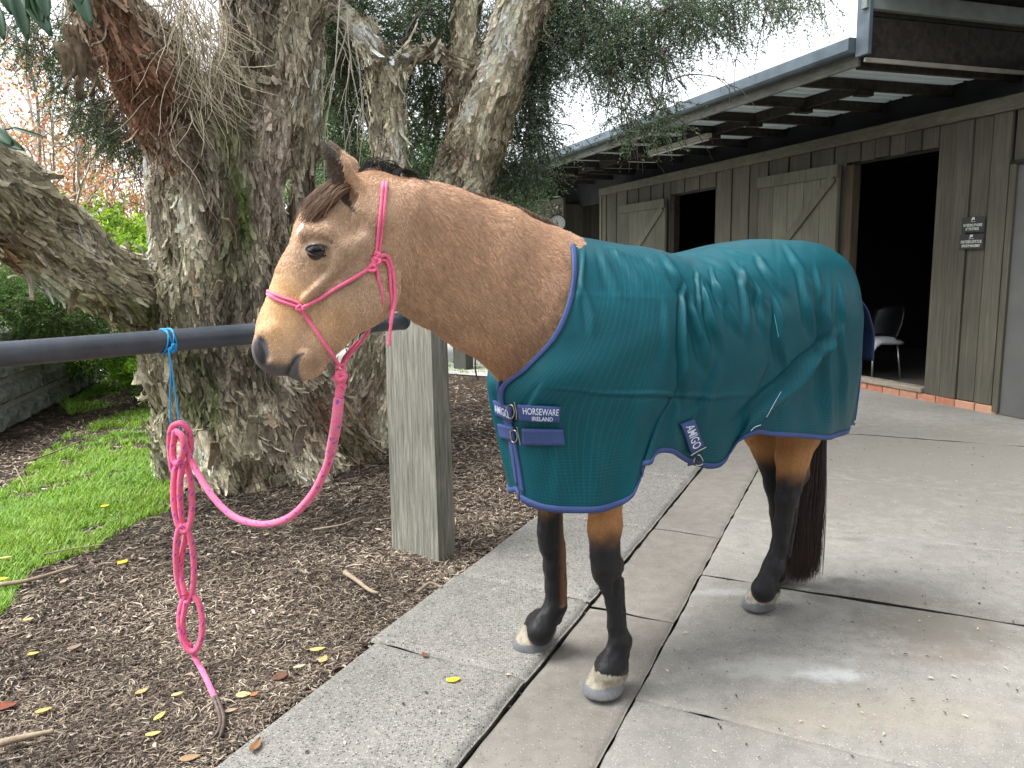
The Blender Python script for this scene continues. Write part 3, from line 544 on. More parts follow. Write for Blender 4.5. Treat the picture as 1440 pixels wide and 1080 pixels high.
bk = M('paper_bark'); fnn = bk.noise(bk.coord((1, 1, 1), attr='grain'), 42, 6, .7, .5); f2 = bk.noise(bk.coord((1, 1, 1), attr='grain'), 140, 4, .7); bk.base(bk.mix(1., bk.attr(), bk.ramp(fnn, (.3, .45), (.7, 1.45)), 'MULTIPLY')); bk.rough(.95); bk.b.inputs['Specular IOR Level'].default_value = .1
b1_ = bk.n('Bump', i_Height=fnn, i_Distance=.03, i_Strength=1.).outputs[0]; bk.bump(f2, .006, .7, b1_)
tree = empty('paperbark_tree', 'huge multi-stemmed paperbark tree with flaking bark behind the horse', 'tree', (-1.9, 5.5, 0))
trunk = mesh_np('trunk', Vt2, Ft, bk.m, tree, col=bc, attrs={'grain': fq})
# peeling flakes
q = Ft; cen = Vt2[q].mean(1); Nn = vnormals(Vt2, Ft); ar = np.linalg.norm(np.cross(Vt2[q[:, 2]] - Vt2[q[:, 0]], Vt2[q[:, 3]] - Vt2[q[:, 1]]), axis=1); NF_ = Nn[q[:, 0]]
if (NF_ * Nt[q[:, 0]]).sum() < 0: NF_ = -NF_
visw = ((C0 - cen) * NF_).sum(1) / np.linalg.norm(C0 - cen, axis=1); wt = ar * np.where(visw > -.25, 1, .08) * (cen[:, 2] < 4)
NK = 30000; pk_ = rng.choice(len(q), NK, p=wt / wt.sum()); c0 = cen[pk_]; n0 = NF_[pk_]; t0 = T[q[pk_, 0]]; t0 = t0 + rng.normal(0, .2, (NK, 3)); t0 -= n0 * (t0 * n0).sum(1)[:, None]; t0 /= np.linalg.norm(t0, axis=1)[:, None]; t0 *= rng.choice([-1, 1], (NK, 1)); s0 = np.cross(n0, t0)
Lk = rng.lognormal(-2.75, .5, NK); Wk = np.minimum(Lk * rng.uniform(.08, .34, NK), .045); cu_k = rng.uniform(.05, .8, NK) ** 1.6; nu_, nv_ = 5, 2; Vk = np.zeros((NK, nu_, nv_, 3))
for i in range(nu_):
    u = i / (nu_ - 1); taper = (1 - .55 * u ** 2) * (.75 + .5 * rng.random(NK))
    for j in range(nv_):
        v = j / (nv_ - 1) - .5; lift = .002 + cu_k * Lk * .55 * u ** 2.2 + np.abs(v) * Wk * .35 * rng.uniform(-1, 1.2, NK) * u
        Vk[:, i, j] = c0 + t0 * (Lk * (u - .3) - cu_k * Lk * .25 * u ** 3)[:, None] + s0 * (v * Wk * taper)[:, None] + n0 * (lift + .004)[:, None]
idx = np.arange(NK * nu_ * nv_).reshape(NK, nu_, nv_); Fk = np.stack([idx[:, :-1, :-1], idx[:, 1:, :-1], idx[:, 1:, 1:], idx[:, :-1, 1:]], -1).reshape(-1, 4)
ck_ = bc[q[pk_, 0]] * rng.uniform(.55, 1.5, (NK, 1)) + np.array([.05, .04, .03]) * rng.random((NK, 1)); ck_ = np.repeat(np.clip(ck_, .01, .75), nu_ * nv_, 0); gk = np.repeat(fq[q[pk_, 0]], nu_ * nv_, 0) + Vk.reshape(-1, 3) * .3
fl_ = mesh_np('bark_flakes', Vk.reshape(-1, 3), Fk, bk.m, trunk, col=ck_, attrs={'grain': gk}, kind='stuff', smooth=True)
# big curling sheets one can single out
def sheet(px, py, Y, L_, Wd, ang, curl, colr):
    Wd = Wd * .55; L_ = L_ * 1.1; curl = max(curl, .4); r = ray(px, py); l, n, i, d = bvh_t.ray_cast(Vector(C0), Vector(r)); 
    if l is None: return
    l = np.array(l); n = np.array(n); n = n if n @ r < 0 else -n; up = np.array([0, 0, 1.]); s = np.cross(up, n); s /= np.linalg.norm(s); up = np.cross(n, s); t = up * math.cos(ang) + s * math.sin(ang); s2 = np.cross(n, t); G_ = []; K_ = 12
    for i in range(K_):
        u = i / (K_ - 1); row = []
        for j in range(7):
            v = j / 6 - .5; th = curl * u ** 1.6 * 2.6; e = .25 * vnoise(np.array([[u * 3 + px, v * 4, py]]), 6)[0]; rad_ = L_ / max(curl * 2.6, .3)
            row.append(l + n * (.012 + rad_ * (1 - math.cos(th)) + .25 * Wd * abs(v) ** 2 * u + e * .02) + t * (math.sin(th) * rad_ if curl > .12 else u * L_) + s2 * v * Wd * (1 - .3 * u + e * .5))
        G_.append(row)
    v_, f_ = gridmesh0(np.array(G_)); o = mesh_np('bark_sheet', v_, f_, bk.m, trunk, col=np.tile(colr, (len(v_), 1)) * (1 + .4 * fbm(v_ * 30, 2, 3)[:, None]), attrs={'grain': v_ * np.array([1, 1, .3])}); s_ = o.modifiers.new('t', 'SOLIDIFY'); s_.thickness = .006
bvh_t = BVHTree.FromPolygons([tuple(v) for v in Vt2], [tuple(int(i) for i in f) for f in Ft])
PALE, PINKB, TAN = np.array([.40, .35, .25]), np.array([.44, .35, .29]), np.array([.33, .25, .17])
for a in ((352, 640, 5, .26, .16, .1, .35, PALE), (345, 575, 5, .16, .12, .5, .6, PALE), (372, 580, 5, .2, .10, 2.6, .5, TAN), (418, 640, 5, .24, .14, .0, .4, PINKB), (468, 660, 5, .2, .1, 3.0, .3, PINKB), (210, 450, 5, .22, .10, 1.5, .7, PALE), (185, 440, 5, .2, .09, 1.3, .5, PALE), (110, 405, 5, .16, .08, 3.4, .4, TAN), (30, 370, 5, .2, .1, 3.2, .4, PINKB), (380, 130, 5, .2, .14, 1.0, .8, PINKB), (365, 110, 5, .18, .1, 2.2, .7, PALE), (375, 150, 5, .22, .10, 3.6, .6, PINKB), (205, 80, 5, .14, .08, 3.0, .5, PALE), (150, 40, 5, .16, .07, 2.8, .5, PALE), (330, 350, 5, .2, .1, .2, .3, TAN), (270, 380, 5, .18, .09, 3.1, .35, TAN), (300, 420, 5, .16, .1, .3, .3, PALE), (710, 110, 5, .26, .12, 3.0, .45, PALE), (712, 60, 5, .2, .1, 2.9, .5, TAN), (640, 270, 5, .24, .1, .2, .3, TAN), (770, 20, 5, .25, .12, 3.6, .6, PALE), (240, 250, 5, .14, .08, 3.4, .6, PALE), (395, 60, 5, .2, .1, .3, .5, PALE), (250, 640, 5, .2, .1, .3, .4, PINKB), (300, 660, 5, .2, .12, .1, .3, TAN), (500, 560, 5, .2, .1, 3, .4, PINKB), (505, 600, 5, .2, .12, .2, .4, TAN)): sheet(*a)
# hanging bark rags at upper left
for (x, y, L_, Y) in ((100, 35, .42, 4.95), (118, 60, .30, 5.0), (88, 60, .28, 4.9), (135, 80, .2, 5.05)):
    a = P(x, y, Y - .1); G_ = []
    for i in range(14):
        u = i / 13; row = []
        for j in range(5): v = j / 4 - .5; w_ = vnoise(np.array([[u * 5, v * 3, x * .7]]), 9)[0]; row.append(a + np.array([v * .09 * (1 - .6 * u) + .03 * math.sin(u * 4 + x) + .02 * w_, .03 * w_ + .05 * v * math.sin(u * 5), -u * L_]))
        G_.append(row)
    v_, f_ = gridmesh0(np.array(G_)); o = mesh_np('bark_rag', v_, f_, bk.m, trunk, col=np.tile(TAN * .7, (len(v_), 1)) * (1 + .6 * fbm(v_ * 40, 2, 3)[:, None]), attrs={'grain': v_ * np.array([1, 1, .3])}); s_ = o.modifiers.new('t', 'SOLIDIFY'); s_.thickness = .005
# ---- twigs: strips
def twigmesh(name, paths, r0, colr, mat, parent=None, kind='stuff'):
    V = []; F = []; Cc = []; n = 0
    for (p, r) in paths:
        p = np.asarray(p); m_ = len(p); T_ = np.gradient(p, axis=0); T_ /= np.linalg.norm(T_, axis=1)[:, None] + 1e-9; u = np.cross(T_, [.3, .8, .5]); u /= np.linalg.norm(u, axis=1)[:, None] + 1e-9; v = np.cross(T_, u); rr = (r * np.linspace(1, .35, m_))[:, None]
        for k in range(3): a = 2 * math.pi * k / 3; V.append(p + rr * (math.cos(a) * u + math.sin(a) * v))
        i = np.arange(m_ - 1)
        for k in range(3): a = n + k * m_ + i; b = n + ((k + 1) % 3) * m_ + i; F.append(np.stack([a, b, b + 1, a + 1], 1))
        n += 3 * m_; Cc.append(np.tile(np.array(colr) * random.uniform(.6, 1.35), (3 * m_, 1)))
    return mesh_np(name, np.concatenate(V), np.concatenate(F), mat, parent, col=np.concatenate(Cc), kind=kind)
twm = M('twig'); twm.base(twm.attr()); twm.rough(.85)
# dry twig tangle in the fork
pt = []
for i in range(430):
    x = random.gauss(258, 30); y = random.uniform(-30, 120) if i < 420 else random.uniform(80, 190); a = P(x, y, 5.02 + random.random() * .25); L_ = random.uniform(.25, .7); an = random.gauss(0, .35); d = np.array([math.sin(an) + (.25 if y > 60 else .1), random.gauss(-.05, .2), -math.cos(an)]); p = [a]
    for k in range(7): d = d + np.array([random.gauss(0, .22), random.gauss(0, .15), random.gauss(0, .15)]); d /= np.linalg.norm(d); p.append(p[-1] + d * L_ / 7)
    pt.append((p, random.uniform(.0018, .0048)))
twigmesh('dry_twigs', pt, 0, (.52, .44, .32), twm.m, tree)
pt = []
for i in range(420):
    x = random.gauss(205, 42); y = 150 + (x - 205) * 1.3 + random.gauss(0, 22); h_ = bvh_t.ray_cast(Vector(C0), Vector(ray(x, y))); 
    if h_[0] is None: continue
    a = np.array(h_[0]) - ray(x, y) * .01; L_ = random.uniform(.08, .3); an = random.gauss(-.55, .3); d = np.array([math.sin(an), -.1, -math.cos(an)]); d *= random.choice([-1, 1]); p = [a]
    for k in range(5): d = d + np.random.normal(0, .16, 3); d /= np.linalg.norm(d); p.append(p[-1] + d * L_ / 5)
    pt.append((p, random.uniform(.001, .003)))
twigmesh('root_fibres', pt, 0, (.22, .10, .06), twm.m, tree)
# bare pale drooping twigs by the second stem
pt = []
def branchy(a, d, L_, r, depth, out, droop=.1, wig=.2, sp=.6, nb=3):
    p = [a]; d = np.array(d, float); K_ = 8
    for k in range(K_): d = d + np.random.normal(0, wig, 3) * .5 + np.array([0, 0, -droop]); d /= np.linalg.norm(d); p.append(p[-1] + d * L_ / K_)
    out.append((p, r))
    if depth > 0:
        for i in range(nb): k = random.randint(2, K_); dd = (p[k] - p[k - 1]) / np.linalg.norm(p[k] - p[k - 1]) + np.random.normal(0, sp, 3); branchy(p[k], dd, L_ * random.uniform(.4, .7), r * .6, depth - 1, out, droop, wig, sp, nb)
for x, y, L_ in ((488, 15, .9), (492, 20, .8), (500, 60, .5), (478, 0, .8)): branchy(P(x, y, 6.2), (random.gauss(-.1, .1), -.1, -1), L_, .008, 2, pt, .12, .16, .3)
twigmesh('bare_twigs', pt, 0, (.48, .43, .35), twm.m, tree)
# ================================================================== FOLIAGE
def leafmat(name, trans=.35, rough=.55, tt=(1.5, 1.6, .9)):
    m = M(name); c = m.attr(); m.base(c); m.rough(rough); m.b.inputs['Specular IOR Level'].default_value = .35; tr = m.n('BsdfTranslucent', i_Color=m.mix(1., c, tt, 'MULTIPLY')); mx = m.n('MixShader', i_Fac=trans); m.t.links.new(m.b.outputs[0], mx.inputs[1]); m.t.links.new(tr.outputs[0], mx.inputs[2]); m.t.links.new(mx.outputs[0], m.o.inputs[0]); return m.m
LM = leafmat('leaf'); LMN = leafmat('autumn_leaf', .3, .6, (1.1, 1.1, 1.1))
def leaves(name, P0, D0, Ls, Ws, cols, mat, parent=None, kind='stuff', fold=.2, n=4):
    """diamond leaves: P0 base, D0 direction, length, width"""
    N_ = len(P0); D0 = D0 / (np.linalg.norm(D0, axis=1)[:, None] + 1e-9); s = np.cross(D0, rng.normal(0, 1, (N_, 3))); s /= np.linalg.norm(s, axis=1)[:, None] + 1e-9; nn = np.cross(D0, s); Ls = np.broadcast_to(Ls, (N_,))[:, None]; Ws = np.broadcast_to(Ws, (N_,))[:, None]
    if n == 4:
        V = np.stack([P0, P0 + D0 * Ls * .45 + s * Ws * .5 + nn * Ws * fold, P0 + D0 * Ls, P0 + D0 * Ls * .45 - s * Ws * .5 + nn * Ws * fold], 1).reshape(-1, 3); F = np.arange(N_ * 4).reshape(-1, 4); k = 4
    else: V = np.stack([P0 - s * Ws * .5, P0 + s * Ws * .5, P0 + D0 * Ls], 1).reshape(-1, 3); F = np.arange(N_ * 3).reshape(-1, 3); k = 3
    return mesh_np(name, V, F, mat, parent, smooth=False, col=np.repeat(cols, k, 0), kind=kind)
def sprays(blobs, per, leaf, twigs_out=None, droop=.6, tl=.35, sub=26, spread=.02, outward=.5):
    """blobs (centre, (rx,ry,rz), weight) -> leaf bases and directions along drooping twigs"""
    Pb = []; Db = []; Bi = []; w = np.array([b[2] for b in blobs]); w = w / w.sum(); cnt = rng.multinomial(per, w)
    for bi, ((c, r, _), n) in enumerate(zip(blobs, cnt)):
        if n == 0: continue
        u = rng.normal(0, 1, (n, 3)); u /= np.linalg.norm(u, axis=1)[:, None]; rad_ = rng.random((n, 1)) ** .45; st = c + u * rad_ * np.array(r); d = u * outward + rng.normal(0, .5, (n, 3)) + np.array([0, 0, -droop]); d /= np.linalg.norm(d, axis=1)[:, None]; L_ = tl * rng.uniform(.5, 1.3, (n, 1))
        for k in range(sub):
            t = (k + rng.random((n, 1))) / sub; p = st + d * L_ * t + np.array([0, 0, -.25 * droop]) * L_ * t * t; Pb.append(p); Db.append(d + rng.normal(0, .75, (n, 3))); Bi.append(np.full(n, bi))
        if twigs_out is not None:
            for i in range(0, n, 3): twigs_out.append(([st[i] - d[i] * L_[i] * .4, st[i] + d[i] * L_[i] * .3, st[i] + d[i] * L_[i] + np.array([0, 0, -.2 * droop]) * L_[i]], .0035))
    return np.concatenate(Pb), np.concatenate(Db), np.concatenate(Bi)
def bl(px, py, rx, ry, Y, dy=None, w=None): c = P(px, py, Y); s = Y / FPX; return (c, (rx * s, dy or (rx + ry) * .5 * s, ry * s), w or rx * ry * (dy or 1) ** .3)
def greens(n, base, var=.35, idx=None, tint=None):
    c = np.array(base) * (1 + rng.normal(0, var, (n, 1))); 
    if tint is not None: m_ = rng.random(n) < tint[0]; c[m_] = np.array(tint[1]) * (1 + rng.normal(0, .25, (m_.sum(), 1)))
    return np.clip(c, .004, .9)
tw = []
pb, db, bi = sprays([bl(500, 60, 60, 90, 7.4, .5), bl(600, 90, 60, 80, 7.6, .5), (P(470, 30, 6.9), (.25, .3, .5), 4000), bl(470, 200, 30, 60, 7.5, .4, 1600), bl(600, 190, 45, 70, 7.6, .5), bl(610, 20, 70, 50, 7.3, .5), bl(560, 300, 60, 50, 8.0, .5, 1500), bl(500, 250, 50, 60, 8.0, .5, 2200), bl(730, 60, 45, 60, 7.6, .4, 2500), bl(700, 210, 30, 50, 7.6, .3, 900), bl(480, 120, 40, 70, 7.4, .4, 2500)], 4600, .03, tw, .3, .26, 22)
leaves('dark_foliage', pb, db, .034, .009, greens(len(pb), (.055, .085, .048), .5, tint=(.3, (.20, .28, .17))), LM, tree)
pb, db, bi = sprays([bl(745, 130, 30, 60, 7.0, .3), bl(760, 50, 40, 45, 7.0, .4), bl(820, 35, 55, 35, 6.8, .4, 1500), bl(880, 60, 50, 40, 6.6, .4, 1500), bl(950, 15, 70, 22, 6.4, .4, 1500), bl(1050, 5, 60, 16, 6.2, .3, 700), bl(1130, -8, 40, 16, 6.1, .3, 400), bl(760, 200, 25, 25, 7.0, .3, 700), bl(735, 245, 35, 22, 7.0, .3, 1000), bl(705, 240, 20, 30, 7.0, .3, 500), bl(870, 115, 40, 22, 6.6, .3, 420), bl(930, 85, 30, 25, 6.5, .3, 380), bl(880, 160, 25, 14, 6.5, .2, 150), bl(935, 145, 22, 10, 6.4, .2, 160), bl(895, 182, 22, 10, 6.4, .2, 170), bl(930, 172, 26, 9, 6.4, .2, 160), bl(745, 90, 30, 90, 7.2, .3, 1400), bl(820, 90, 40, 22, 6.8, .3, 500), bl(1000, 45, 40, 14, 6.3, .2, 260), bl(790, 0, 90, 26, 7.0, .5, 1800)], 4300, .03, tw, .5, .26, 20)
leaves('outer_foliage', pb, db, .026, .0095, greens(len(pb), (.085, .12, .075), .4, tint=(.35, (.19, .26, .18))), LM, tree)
br = []
for (a, b) in ((( 760, -10, 6.8), (880, 70, 6.6)), ((740, 40, 6.8), (830, 90, 6.8)), ((770, -30, 6.8), (1000, 20, 6.4)), ((720, 90, 6.8), (760, 190, 7.)), ((830, 60, 6.7), (890, 175, 6.4)), ((850, 80, 6.7), (935, 165, 6.4)), ((900, 30, 6.5), (1110, 0, 6.1)), ((700, 150, 6.8), (740, 240, 7.)), ((880, 60, 6.6), (960, 130, 6.4)), ((560, 60, 6.5), (640, 20, 7.2)), ((500, 40, 6.5), (470, 160, 7.)), ((640, 90, 6.6), (600, 200, 7.3)), ((150, 0, 5.), (180, 160, 5.6)), ((200, 60, 5.2), (150, 170, 5.6))):
    a = P(*a); b = P(*b); p = [a]; K_ = 10
    for k in range(1, K_ + 1): t = k / K_; p.append(a * (1 - t) + b * t + np.random.normal(0, .03, 3) + np.array([0, 0, .12 * math.sin(t * 3.1)]))
    br.append((p, .016)); 
    for k in (3, 5, 7, 9): branchy(p[k], (p[k] - p[k - 1]) * 3 + np.random.normal(0, .3, 3), .5, .007, 1, br, .12, .25, .6)
twigmesh('small_branches', br + tw, 0, (.10, .08, .06), twm.m, tree)
# left hanging sprays
tw = []; pb, db, bi = sprays([bl(60, 60, 45, 40, 5.6, .3, 1200), bl(120, 60, 30, 50, 5.7, .3, 900), bl(140, 165, 30, 26, 5.6, .3, 900), bl(175, 190, 30, 18, 5.6, .3, 800), bl(125, 130, 25, 30, 5.7, .3, 500), bl(90, 110, 20, 20, 5.7, .2, 150), bl(205, 205, 15, 10, 5.6, .2, 200)], 800, .03, tw, .5, .24, 22)
leaves('hanging_foliage', pb, db, .028, .007, greens(len(pb), (.065, .095, .06), .4, tint=(.3, (.14, .20, .13))), LM, tree); twigmesh('hanging_twigs', tw, 0, (.1, .08, .06), twm.m, tree)
# overhead canopy, out of the picture, keeps the trunk shaded as under a real crown
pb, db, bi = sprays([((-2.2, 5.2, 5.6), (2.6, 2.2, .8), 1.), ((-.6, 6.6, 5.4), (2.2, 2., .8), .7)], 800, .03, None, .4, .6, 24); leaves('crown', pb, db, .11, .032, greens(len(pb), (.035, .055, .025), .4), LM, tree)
# broad leaves in the top left corner, close to the camera
bush = empty('broadleaf_branch', 'glossy dark green leaves of a nearby branch in the top left corner', 'branch', tuple(P(40, 0, 2.4)))
gl = M('glossy_leaf'); gv = gl.noise(gl.coord(), 40, 3); gl.base(gl.ramp(gv, (.3, (.015, .05, .022)), (.7, (.03, .085, .03)))); gl.rough(.35); gl.m.node_tree
def bigleaf(a, b, w, droop=.02, parent=None, mat=None):
    a = np.array(a); b = np.array(b); d = b - a; L_ = np.linalg.norm(d); s = np.cross(d / L_, (C0 - a) / np.linalg.norm(C0 - a)); s /= np.linalg.norm(s); n = np.cross(s, d / L_); G_ = []
    for i in range(9):
        u = i / 8; ww = w * math.sin(math.pi * min(u * .92 + .06, 1)) ** .8; G_.append([a + d * u + s * ww * v + n * (abs(v) * ww * .5 - droop * u * u) for v in (-.5, -.25, 0, .25, .5)])
    v_, f_ = gridmesh0(np.array(G_)); o = mesh_np('leaf', v_, f_, mat or gl.m, parent or bush); s_ = o.modifiers.new('t', 'SOLIDIFY'); s_.thickness = .0006; return o
for (x0, y0, x1, y1, w_) in ((18, -25, 38, 52, .045), (30, -20, 70, 45, .05), (55, -25, 66, 22, .04), (100, -30, 127, 32, .045), (62, -30, 40, 20, .05), (-8, 5, 4, 50, .035), (118, -30, 105, 12, .03), (-12, 186, 28, 208, .035), (14, 178, 60, 192, .012), (-15, 175, 12, 200, .04), (0, -30, 14, 14, .04), (45, -30, 58, 30, .035)): bigleaf(P(x0, y0, 2.4), P(x1, y1, 2.36), w_)
mb = MB(); mb.tube([P(-30, 10, 2.42), P(20, -10, 2.42), P(60, -20, 2.42), P(130, -35, 2.42)], .004, 6); mb.tube([P(-40, 180, 2.42), P(-5, 184, 2.42), P(20, 180, 2.4)], .003, 6); mb.build('twig', simple('bushtwig', (.06, .05, .03), .7), bush)
# ================================================================== BEYOND: maple, shrubs, hedge
def shrub(name, label, cat, blobs, per, L_, W_, base, var, tint, stems, droop=.1, tl=.3, sub=20, group=None, scol=(.16, .12, .09), n=4, sr=.012):
    c0 = blobs[0][0]; e = empty(name, label, cat, (c0[0], c0[1], 0), group); tw = []
    pb, db, _ = sprays(blobs, per, 0, tw, droop, tl, sub); keep = pb[:, 2] > .01; pb = pb[keep]; db = db[keep]; leaves('foliage', pb, db, L_, W_, greens(len(pb), base, var, tint=tint), LMN if 'maple' in name else LM, e, n=n)
    for s_ in stems: br_ = []; branchy(P(*s_[0]), s_[1], s_[2], s_[3], 3, br_, s_[4] if len(s_) > 4 else -.03, .16, .55, 4); tw += br_
    twigmesh('branches', tw, 0, scol, twm.m, e); return e
# japanese maple with thin autumn leaves
mst = [((40, 470, 9.5), (-.2, .1, 1), 3.0, .04, -.02), ((70, 460, 9.5), (.35, 0, .9), 2.6, .04, -.02), ((120, 450, 9.), (.9, 0, .9), 2.2, .03, -.02), ((90, 470, 9.2), (.7, 0, 1), 2.6, .035, -.02), ((60, 480, 9.8), (.1, 0, 1), 3.3, .045, -.02), ((20, 470, 9.4), (-.4, 0, 1), 2.8, .035, 0)]
shrub('maple_tree', 'thin branched maple with sparse red and orange autumn leaves left of the big trunk', 'tree', [bl(60, 140, 90, 70, 9.6, 1.2, 4000), bl(160, 260, 70, 60, 9.6, 1.0, 3600), bl(80, 250, 80, 60, 9.9, 1.2, 3000), bl(30, 60, 60, 50, 9.8, 1.0, 1800), bl(190, 310, 40, 40, 9.2, .8, 1400)], 520, .045, .034, (.66, .27, .15), .3, (.4, (.70, .56, .24)), mst, .1, .45, 12, scol=(.42, .35, .30))
shrub('maple_tree', 'paler yellow-leaved sapling behind the red maple', 'tree', [bl(50, 230, 70, 70, 12, 1.4, 4000), bl(150, 200, 80, 60, 12, 1.4, 4000), bl(100, 330, 90, 40, 12, 1., 3000)], 460, .055, .036, (.66, .60, .38), .25, (.45, (.70, .44, .30)), [((60, 430, 12), (.1, 0, 1), 3.5, .04), ((140, 420, 12), (.1, 0, 1), 3.2, .04), ((20, 420, 12), (-.1, 0, 1), 3.5, .04), ((100, 420, 12), (.2, 0, 1), 3.6, .04)], .1, .5, 10, scol=(.62, .57, .53))
shrub('green_bush', 'bright lime green bush between the arching limb and the trunk', 'bush', [bl(205, 345, 35, 28, 8.6, .6, 1500), bl(165, 335, 40, 28, 8.8, .7, 1500), bl(120, 320, 40, 25, 9, .7, 900), bl(220, 385, 30, 30, 8.4, .5, 1200)], 900, .05, .03, (.20, .34, .05), .35, (.35, (.42, .52, .10)), [((200, 440, 8.6), (0, 0, 1), .9, .02)], .05, .28, 16)
shrub('conifer_shrub', 'fine dark green shrub above the stone wall below the arching limb', 'bush', [bl(20, 420, 60, 35, 7.4, .6, 3000), bl(80, 440, 60, 30, 7.8, .6, 3000), bl(-40, 400, 50, 50, 7.2, .6, 2000), bl(140, 460, 40, 25, 8.2, .6, 1500), bl(60, 470, 60, 25, 8., .6, 1400)], 2600, .035, .008, (.085, .15, .05), .35, (.3, (.16, .28, .08)), [((60, 520, 8), (0, 0, 1), .8, .02)], -.1, .26, 20)
shrub('groundcover_shrub', 'low dark green shrub at the end of the grass beyond the stone wall', 'bush', [bl(190, 490, 40, 30, 9., .7, 2500), bl(150, 500, 40, 22, 9.4, .7, 2000), bl(230, 500, 30, 25, 8.8, .6, 1500), bl(120, 490, 30, 24, 9.8, .6, 1200)], 1200, .045, .022, (.07, .14, .035), .4, (.3, (.22, .38, .06)), [((190, 525, 9), (0, 0, 1), .7, .02)], .0, .25, 16)
shrub('lime_groundcover', 'lime green low plants at the far edge of the lawn', 'plants', [bl(225, 515, 26, 12, 8.2, .5, 1000), bl(190, 522, 20, 8, 8.6, .4, 600)], 500, .04, .02, (.18, .34, .03), .3, None, [], -.2, .15, 14)
far_ = dict(droop=.1, tl=.8, sub=18)
shrub('background_tree', 'hazy grey-green tree behind the limbs left of the second stem', 'tree', [bl(460, 240, 60, 90, 12, 1.2, 4000), bl(520, 300, 60, 60, 12, 1., 3000), bl(440, 330, 60, 60, 12, 1., 2500)], 1500, .08, .03, (.13, .22, .12), .4, (.35, (.28, .42, .24)), [((470, 420, 12), (0, 0, 1), 3., .06)], .1, .5, 18)
shrub('background_tree', 'dim green tree behind the leaning right-hand stem', 'tree', [bl(590, 260, 60, 70, 13, 1.2, 4000), bl(620, 330, 60, 50, 13, 1., 3000), bl(700, 280, 40, 40, 12.5, 1., 1200)], 1300, .08, .03, (.06, .11, .055), .4, (.3, (.14, .24, .12)), [((600, 400, 13), (0, 0, 1), 3., .06)], .1, .5, 18)
shrub('hedge', 'long pale hedge far beyond the yard', 'hedge', [bl(x, 372 + 6 * math.sin(x), 60, 20, 32, 1.5, 1000) for x in range(-60, 760, 60)], 2600, .22, .10, (.10, .16, .07), .35, (.3, (.22, .3, .12)), [], .0, .9, 16)
shrub('hedge', 'low green bank behind the maple at the far left', 'hedge', [bl(x, 395, 50, 20, 15, .8, 1000) for x in range(-60, 300, 45)], 1500, .10, .045, (.20, .32, .09), .35, (.35, (.36, .46, .16)), [], .0, .5, 16)
# ================================================================== STONE WALL
rock = M('bluestone'); v = rock.coord((1, 1, 1)); rn = rock.noise(v, 9, 6, .7); oi = rock.n('ObjectInfo').outputs['Random']; rc_ = rock.mix(rock.ramp(rn, (.35, 0.), (.7, 1.)), (.12, .125, .12), (.34, .35, .335)); rock.base(rock.mix(1., rc_, rock.ramp(oi, (0, .7), (1, 1.2)), 'MULTIPLY')); rock.rough(.9); rock.bump(rn, .02)
wa_, wb_ = G(-60, 640), G(135, 536); wa_[2] = wb_[2] = 0; wd = wb_ - wa_; WL = np.linalg.norm(wd); wd /= WL; wn = np.array([wd[1], -wd[0], 0]); wn = wn if wn @ (C0 - wa_) > 0 else -wn; swl = empty('stone_wall', 'low rough bluestone retaining wall at the left edge', 'stone wall', tuple(wa_)); mo2 = simple('pale_mortar', (.33, .33, .31), .95, .3, 30, .006)
mb = MB(); mb.box((wa_ + wb_) / 2 - wn * .16 + np.array([0, 0, .40]), wd * WL / 2, wn * .13, (0, 0, .45)); mb.build('mortar', mo2, swl)
hs = [-.05, .19, .42, .62, .83]
for c_ in range(4):
    x = -.2 * (c_ % 2) - .1
    while x < WL:
        L_ = random.uniform(.32, .52); a0 = max(x, 0) + .012; a1 = min(x + L_, WL) - .012; x += L_
        if a1 - a0 < .08: continue
        nu, nv = 7, 5; G_ = []
        for i in range(nu):
            row = []
            for j in range(nv):
                s_ = a0 + (a1 - a0) * i / (nu - 1); z = hs[c_] + .012 + (hs[c_ + 1] - hs[c_] - .024) * j / (nv - 1); ed = i in (0, nu - 1) or j in (0, nv - 1); row.append(wa_ + wd * s_ + np.array([0, 0, z]) + wn * (-.05 if ed else .012 + .03 * random.random()))
            G_.append(row)
        v_, f_ = gridmesh0(np.array(G_)); mesh_np('stone', v_, f_, rock.m, swl, smooth=False)
# ================================================================== GRASS, LITTER, LEAVES
def inpoly2(p, poly): return inpoly(p[:, 0], p[:, 1], poly)
gpoly = [tuple(G(x, y)[:2]) for x, y in ((-300, 900), (-60, 900), (0, 868), (40, 800), (130, 770), (190, 735), (238, 720), (245, 660), (238, 590), (232, 520), (150, 532), (95, 560), (110, 590), (60, 640), (0, 690), (-100, 760), (-300, 820))]
gp2 = [tuple(G(x, y)[:2]) for x, y in ((600, 505), (640, 503), (705, 508), (720, 520), (660, 523), (615, 524), (590, 515))]; gp3 = [tuple(G(x, y)[:2]) for x, y in ((515, 566), (560, 566), (560, 612), (515, 612))]
def gden(p):
    n = fbm(np.stack([p[:, 0] * 2.2, p[:, 1] * 2.2, p[:, 0] * 0], 1), 3, 201); inside = inpoly2(p, gpoly); nn = fbm(np.stack([p[:, 0] * 9, p[:, 1] * 9, p[:, 0] * 0], 1), 2, 205)
    inside = inside | inpoly2(p, gp2) | inpoly2(p, gp3)
    return inside * sstep(-.22, .16, n + .6 * nn + .08)
N_ = 520000; r_ = rng.uniform(2.2, 11.5, N_); a_ = rng.uniform(math.radians(-42), math.radians(-14), N_); r_[:60000] = rng.uniform(6, 12, 60000); a_[:60000] = rng.uniform(math.radians(-12), math.radians(2), 60000); p = np.stack([r_ * np.sin(a_), r_ * np.cos(a_)], 1); den = gden(p) * np.clip(3.4 / r_, .3, 1) ; k = rng.random(N_) < den; p = p[k][:150000]; n = len(p); print('grass', n)
